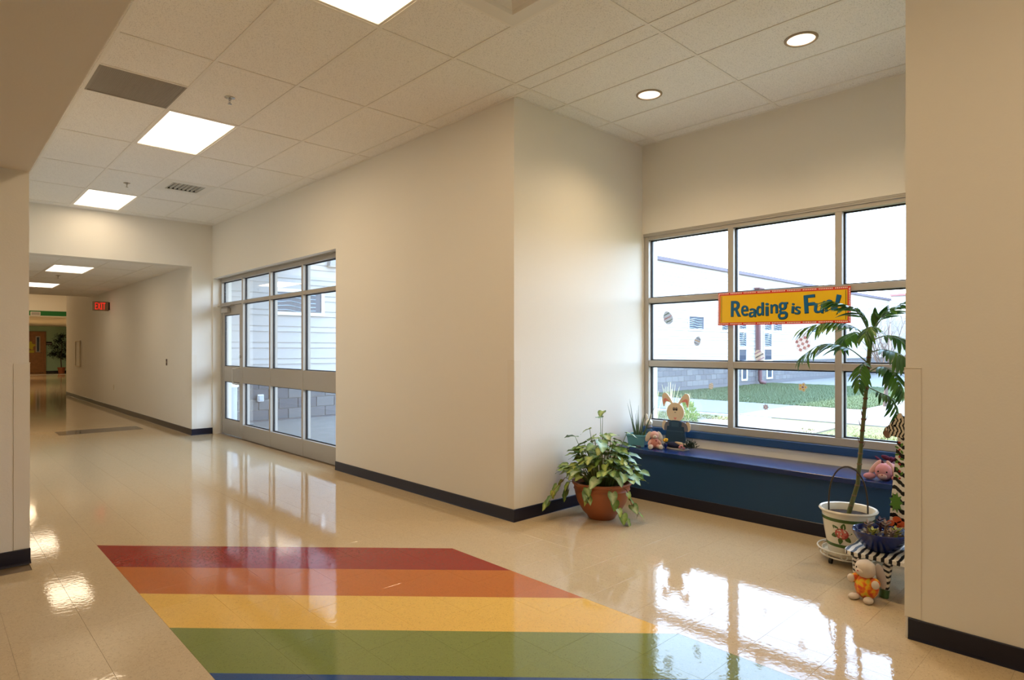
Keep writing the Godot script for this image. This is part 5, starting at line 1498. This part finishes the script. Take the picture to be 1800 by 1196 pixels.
func build_zebra_chair():
	var y := 0.205
	var t := thing("zebra_chair", "small black and white zebra chair with a carved zebra back", "chair", Vector3(-1.11, 0.0, -4.16))
	# seat: rounded square
	var seat := outline([Vector2(-0.195, -0.18), Vector2(0.0, -0.19), Vector2(0.195, -0.18), Vector2(0.205, 0.0), Vector2(0.195, 0.17), Vector2(0.0, 0.185), Vector2(-0.195, 0.17), Vector2(-0.205, 0.0)], 5)
	var b := MB.new(); b.xf = Transform3D(Basis(Vector3.RIGHT, Vector3(0, 0, 1), Vector3(0, -1, 0)), Vector3(0, y + 0.022, 0)); b.prism(seat, 0.0, 0.022); obj("seat", b, M.zebra_seat, t)
	for s in [[-0.155, 0.11, -0.185, 0.015], [0.02, 0.13, 0.005, 0.165], [0.13, -0.13, 0.155, -0.165], [-0.06, -0.13, -0.075, -0.175]]:
		var lg := MB.new(); lg.tube([Vector3(s[0], y, s[1]), Vector3(lerpf(s[0], s[2], 0.8), 0.045, lerpf(s[1], s[3], 0.8))], [0.024, 0.021], 14); var lo := obj("leg", lg, M.zebra_leg, t)
		var ft := MB.new(); ft.tube([Vector3(lerpf(s[0], s[2], 0.8), 0.045, lerpf(s[1], s[3], 0.8)), Vector3(s[2], 0.0, s[3])], [0.026, 0.024], 14); obj("foot", ft, M.foot_green, lo)
	# back: a flat neck that narrows to the zebra's head
	var zb := -4.345
	var q := func(u: float, v: float) -> Vector2:
		var p := on_z(u, v, zb); return Vector2(p.x + 1.11, p.y)
	var back := PackedVector2Array([q.call(1563, 941), q.call(1566, 890), q.call(1571, 840), q.call(1575, 800), q.call(1579, 768), q.call(1606, 768), q.call(1618, 800), q.call(1628, 850), q.call(1634, 941)])
	cut(t, "backrest", back, -0.195, -0.175, M.zebra_back)
	var head := outline([q.call(1556, 760), q.call(1558, 752), q.call(1566, 746), q.call(1573, 738), q.call(1579, 732), q.call(1584, 726), q.call(1590, 731), q.call(1600, 734), q.call(1608, 748), q.call(1606, 770), q.call(1592, 770), q.call(1578, 768), q.call(1570, 766), q.call(1564, 770), q.call(1558, 768)], 4)
	var ho := cut(t, "head", head, -0.175, -0.155, M.zebra_head)
	var mz: Vector2 = q.call(1560.5, 762)
	cut(ho, "muzzle", oval(mz.x, mz.y, 0.017, 0.022, 0.5, 18), -0.155, -0.152, M.muzzle)
	var ey: Vector2 = q.call(1575, 748)
	cut(ho, "eye", oval(ey.x, ey.y, 0.007, 0.007, 0, 14), -0.155, -0.151, M.bead)
	var er: Vector2 = q.call(1584, 731)
	cut(ho, "ear", oval(er.x, er.y, 0.011, 0.02, -0.3, 16), -0.155, -0.146, M.wood_cream)
	# painted vine, leaf and butterfly cut-outs
	for k in 16:
		var p: Vector2 = q.call(1582 + 5.0 * sin(k * 2.1), 778 + k * 4.2)
		cut(t, "painted_vine_leaf" if k % 3 else "painted_berry", oval(p.x, p.y, 0.012 if k % 3 else 0.007, 0.006, k * 1.3, 12), -0.175, -0.172, M.paint_leaf if k % 3 else M.paint_red)
	var lp: Vector2 = q.call(1576, 883)
	var star := PackedVector2Array()
	for k in 18:
		var a := TAU * k / 18.0
		star.append(lp + Vector2(cos(a) * 0.038, sin(a) * 0.066) * (1.0 if k % 2 == 0 else 0.6))
	cut(t, "painted_leaf", star, -0.175, -0.171, M.paint_leaf)
	for s in [[1568, 918, 0.5], [1580, 912, -0.2], [1582, 928, 0.9], [1588, 920, 0.0]]:
		var p: Vector2 = q.call(s[0], s[1])
		cut(t, "butterfly_wing", oval(p.x, p.y, 0.024, 0.019, s[2], 18), -0.150, -0.144, M.paint_orange)
	# blue bowl of succulents on the seat
	var bw := thing("succulent_bowl", "glossy blue bowl of pebbles and small succulents on the zebra chair", "plant", Vector3(-1.165, y + 0.022, -4.145))
	var bb := MB.new(); bb.lathe([Vector2(0.0, 0.0), Vector2(0.075, 0.0), Vector2(0.08, 0.006), Vector2(0.115, 0.04), Vector2(0.142, 0.085), Vector2(0.150, 0.112), Vector2(0.146, 0.116), Vector2(0.138, 0.11), Vector2(0.125, 0.08), Vector2(0.0, 0.075)], 44); obj("bowl", bb, M.glaze_blue, bw)
	var so := MB.new(); so.lathe([Vector2(0.130, 0.088), Vector2(0.06, 0.093), Vector2(0.0, 0.095)], 20); obj("soil", so, M.soil, bw)
	for k in 34:
		var a := k * 2.4; var r := 0.02 * sqrt(k + 0.5)
		part_blob(bw, "pebble", Vector3(cos(a) * r, 0.096, sin(a) * r), Vector3(0.009, 0.006, 0.008) * rng.randf_range(0.8, 1.4), M.pale_pebble if k % 3 else M.glaze_blue, Vector3(0, a, 0), 0.0)
	for s in [[-0.06, 0.03, 0, 0.085], [0.02, -0.02, 0, 0.095], [0.085, 0.02, 1, 0.07], [-0.02, -0.06, 2, 0.1], [-0.02, 0.08, 1, 0.05], [0.07, 0.06, 0, 0.06]]:
		var m: Material = [M.succulent, M.succulent_green, M.succulent_purple][s[2]]
		var stem := MB.new(); stem.tube([Vector3(s[0], 0.09, s[1]), Vector3(s[0] + 0.006, 0.09 + s[3] * 0.6, s[1])], [0.010, 0.007], 7); var so2 := obj("succulent", stem, m, bw)
		for k in 9:
			var a := k * 2.4
			var o := Vector3(s[0] + 0.004, 0.09 + s[3] * (0.35 + 0.05 * k), s[1])
			var lf := MB.new(); lf.tube([o, o + Vector3(cos(a) * 0.018, 0.008, sin(a) * 0.018), o + Vector3(cos(a) * 0.032, 0.02, sin(a) * 0.032)], [0.004, 0.009, 0.001], 6, true, 0.5); obj("leaf", lf, m, so2)
# ---------- fittings in the far corridor and lobby ----------
func build_far():
	mat("sign_brown", Color(0.52, 0.44, 0.33), 0.5); mat("sign_side", Color(0.12, 0.09, 0.07), 0.5)
	var ex := mat("exit_sign_letters", Color(0.8, 0.1, 0.08), 0.5); ex.emission_enabled = true; ex.emission = Color(1.0, 0.16, 0.12); ex.emission_energy_multiplier = 0.8
	mat("plate_brown", Color(0.36, 0.27, 0.2), 0.5); mat("plate_pale", Color(0.85, 0.79, 0.68), 0.5)
	mat("ficus_leaf", Color(0.07, 0.12, 0.05), 0.6); mat("yellow_paper", Color(0.80, 0.75, 0.20), 0.7); mat("plaque", Color(0.08, 0.11, 0.12), 0.5)
	# exit sign, fixed to the wall by its end
	var a := on_z(193, 531, FAR_Z)
	var x := a.x
	var yt := a.y; var yb := on_x(178, 546.5, x).y; var z1 := FAR_Z; var z0 := on_x(163, 540, x).z
	var s := thing("exit_sign", "brown exit sign with glowing red letters on the far corridor wall", "sign", Vector3(x, (yt + yb) / 2, (z0 + z1) / 2))
	var hy := (yt - yb) / 2; var hz := absf(z0 - z1) / 2
	boxed("housing", Vector3(-0.045, -hy, -hz + 0.02), Vector3(0.0, hy, hz), M.sign_brown, s, 0.004)
	boxed("canopy", Vector3(-0.06, -hy * 0.8, -hz), Vector3(0.012, hy * 0.9, -hz + 0.03), M.sign_side, s, 0.004)
	var font := SystemFont.new(); font.font_names = PackedStringArray(["Droid Sans"]); font.font_weight = 400
	var tm := TextMesh.new(); tm.text = "EXIT"; tm.font = font; tm.font_size = 48; tm.depth = 0.02; tm.pixel_size = 0.01
	var bb := tm.get_aabb()
	var o := MeshInstance3D.new(); o.mesh = tm; o.material_override = M.exit_sign_letters; o.name = "exit_sign_letters"
	var bs := Basis(Vector3.UP, PI / 2) * Basis.from_scale(Vector3(hz * 1.2 / bb.size.x, hy * 1.45 / bb.size.y, 0.15))
	o.transform = Transform3D(bs, Vector3(0.002, 0, 0.02) - bs * (bb.position + bb.size / 2))
	s.add_child(o)
	var ol := OmniLight3D.new(); ol.name = "light"; ol.light_color = Color(1.0, 0.2, 0.15); ol.light_energy = 0.0015; ol.omni_range = 6.0; ol.light_size = 0.05; ol.shadow_enabled = true; ol.position = Vector3(0.06, 0, 0); s.add_child(ol)
	# switch, outlet and a pale strip on the corridor wall
	var sw := on_z(293, 637, FAR_Z)
	var t := thing("light_switch", "brown light switch plate on the far corridor wall", "switch", sw)
	boxed("plate", Vector3(-0.036, -0.058, 0), Vector3(0.036, 0.058, 0.006), M.plate_brown, t, 0.002); boxed("toggle", Vector3(-0.006, -0.01, 0.006), Vector3(0.006, 0.014, 0.016), M.plate_pale, t, 0.001)
	var ow := on_z(200, 681, FAR_Z)
	t = thing("wall_outlet", "pale wall outlet low on the far corridor wall", "outlet", ow)
	boxed("plate", Vector3(-0.036, -0.058, 0), Vector3(0.036, 0.058, 0.006), M.plate_pale, t, 0.002); boxed("socket", Vector3(-0.017, 0.01, 0.006), Vector3(0.017, 0.04, 0.008), M.white_metal, t, 0.001); boxed("socket", Vector3(-0.017, -0.04, 0.006), Vector3(0.017, -0.01, 0.008), M.white_metal, t, 0.001)
	var bd := on_z(138, 622, FAR_Z)
	t = thing("display_frame", "tall pale framed panel on the wall near the lobby", "frame", bd)
	boxed("panel", Vector3(-0.32, -0.34, 0), Vector3(0.32, 0.34, 0.012), M.guard, t); var fr := MB.new()
	for q in [-1.0, 1.0]:
		fr.box(Vector3(-0.35, minf(q * 0.34, q * 0.37), 0), Vector3(0.35, maxf(q * 0.34, q * 0.37), 0.03), 0.003); fr.box(Vector3(minf(q * 0.32, q * 0.35), -0.34, 0), Vector3(maxf(q * 0.32, q * 0.35), 0.34, 0.03), 0.003)
	obj("frame", fr, M.plate_pale, t)
	# lobby end: wooden door, plaque, ficus and vent
	var ex_x := -46.0
	var p := func(u: float, v: float) -> Vector3: return on_x(u, v, ex_x)
	var d0: Vector3 = p.call(36, 655); var d1: Vector3 = p.call(77, 586)
	var d := setting("door_2")
	var top := 2.36
	boxed("leaf", Vector3(ex_x, 0.01, d1.z), Vector3(ex_x + 0.05, top, d0.z), M.oak, d, 0.004)
	for r in [[d1.z - 0.1, d1.z], [d0.z, d0.z + 0.1]]: boxed("door_frame", Vector3(ex_x, 0.0, r[0]), Vector3(ex_x + 0.08, top + 0.1, r[1]), M.oak, d, 0.004)
	boxed("door_frame", Vector3(ex_x, top, d1.z), Vector3(ex_x + 0.08, top + 0.1, d0.z), M.oak, d, 0.004)
	var w0: Vector3 = p.call(62.5, 619.5); var w1: Vector3 = p.call(70.5, 591.5)
	boxed("vision_frame", Vector3(ex_x + 0.05, w0.y, w1.z), Vector3(ex_x + 0.062, w1.y, w0.z), M.alu, d, 0.002)
	boxed("vision_pane", Vector3(ex_x + 0.062, w0.y + 0.05, w1.z + 0.05), Vector3(ex_x + 0.066, w1.y - 0.05, w0.z - 0.05), M.dark_glass, d)
	var hd: Vector3 = p.call(73.5, 620.5)
	var hb := MB.new(); hb.tube([Vector3(ex_x + 0.05, hd.y, hd.z), Vector3(ex_x + 0.12, hd.y, hd.z), Vector3(ex_x + 0.12, hd.y, hd.z + 0.14)], 0.016, 8); obj("lever_handle", hb, M.chrome, d)
	var yp: Vector3 = p.call(52.5, 608)
	t = thing("door_poster", "yellow paper cut-out fixed to the wooden lobby door", "poster", Vector3(ex_x + 0.05, yp.y, yp.z))
	var poly := PackedVector2Array()
	for k in 20: poly.append(Vector2(cos(TAU * k / 20), sin(TAU * k / 20)) * (0.26 if k % 4 < 2 else 0.17))
	var pb := MB.new(); pb.xf = Transform3D(Basis(Vector3(0, 0, -1), Vector3.UP, Vector3.RIGHT), Vector3.ZERO); pb.prism(poly, 0.0, 0.004); obj("paper", pb, M.yellow_paper, t)
	boxed("strip", Vector3(0, -0.42, -0.2), Vector3(0.004, -0.28, 0.2), M.yellow_paper, t)
	var sp: Vector3 = p.call(86, 604)
	t = thing("door_plaque", "small dark room plaque on the green lobby wall", "sign", Vector3(ex_x, sp.y, sp.z))
	boxed("plate", Vector3(0, -0.1, -0.15), Vector3(0.01, 0.1, 0.15), M.plaque, t, 0.002); boxed("text_strip", Vector3(0.01, -0.035, -0.12), Vector3(0.012, -0.01, 0.12), M.white_metal, t)
	var fp := on_y(108, 655.5, 0.0)
	t = thing("ficus_tree", "dark green ficus tree in a tan pot by the green lobby wall", "plant", Vector3(-45.3, 0.0, on_x(108, 650, -45.3).z))
	var pot := MB.new(); pot.lathe([Vector2(0.0, 0.0), Vector2(0.15, 0.0), Vector2(0.19, 0.27), Vector2(0.21, 0.27), Vector2(0.21, 0.32), Vector2(0.18, 0.32), Vector2(0.18, 0.28), Vector2(0.0, 0.28)], 24); obj("pot", pot, M.terracotta, t)
	var tk := MB.new(); tk.tube([Vector3(0, 0.28, 0), Vector3(0, 0.8, 0.03), Vector3(0, 1.5, -0.02), Vector3(0, 2.1, 0.03)], [0.03, 0.025, 0.02, 0.01], 7); tk.tube([Vector3(0, 0.85, 0.03), Vector3(0, 1.2, 0.28)], [0.012, 0.006], 5); tk.tube([Vector3(0, 0.95, 0.0), Vector3(0.05, 1.4, -0.3)], [0.012, 0.006], 5); obj("trunk", tk, M.bark, t)
	var lf := MB.new()
	var tuft := [[0.0, 2.2, 0.0, 0.22], [0.05, 1.95, 0.15, 0.26], [-0.05, 1.75, -0.22, 0.3], [0.0, 1.55, 0.3, 0.3], [0.1, 1.4, -0.3, 0.3], [-0.1, 1.2, 0.12, 0.3], [0.05, 1.15, 0.42, 0.22], [0.0, 1.1, -0.42, 0.2], [0.1, 0.98, -0.1, 0.22]]
	for k in 1700:
		var c: Array = tuft[k % 9]
		var ang := rng.randf() * TAU
		var q: Vector3 = Vector3(c[0], c[1], c[2]) + Vector3(rng.randfn(), rng.randfn() * 0.8, rng.randfn()) * c[3] * 0.5
		q.x = clampf(q.x, -0.55, 0.55)
		var dd := Vector3(cos(ang), -0.6, sin(ang)).normalized()
		var sd := dd.cross(Vector3.UP).normalized() * 0.026
		var nn := dd.cross(sd).normalized()
		lf.tri(q, q + dd * 0.05 + sd, q + dd * 0.11, nn, nn, nn); lf.tri(q, q + dd * 0.11, q + dd * 0.05 - sd, nn, nn, nn)
	obj("foliage", lf, M.ficus_leaf, t)
	var v0 := on_x(53.5, 548, -31.98); var v1 := on_x(71, 555, -31.98)
	t = thing("wall_vent", "white framed grey vent on the green band of the lobby bulkhead", "air grille", Vector3(-31.98, (v0.y + v1.y) / 2, (v0.z + v1.z) / 2))
	var vy := absf(v0.y - v1.y) / 2; var vz := absf(v0.z - v1.z) / 2
	boxed("frame", Vector3(0, -vy, -vz), Vector3(0.02, vy, vz), M.white_metal, t, 0.003)
	for k in 5: boxed("louver", Vector3(0.02, -vy * 0.7 + k * vy * 0.3, -vz * 0.86), Vector3(0.028, -vy * 0.7 + k * vy * 0.3 + vy * 0.22, vz * 0.86), M.grille_grey, t)
func _ready():
	rng.seed = 4711
	make_view()
	make_materials()
	outdoor_materials()
	object_materials()
	build_shell()
	build_floor()
	build_ceiling()
	build_lights()
	build_ceiling_fittings()
	build_storefront()
	build_window()
	build_yard()
	build_wing()
	build_yard_plants()
	build_pothos()
	build_aloe()
	build_toys()
	build_wooden_rabbit()
	build_banner()
	build_window_stickers()
	build_palm()
	build_zebra_chair()
	build_far()
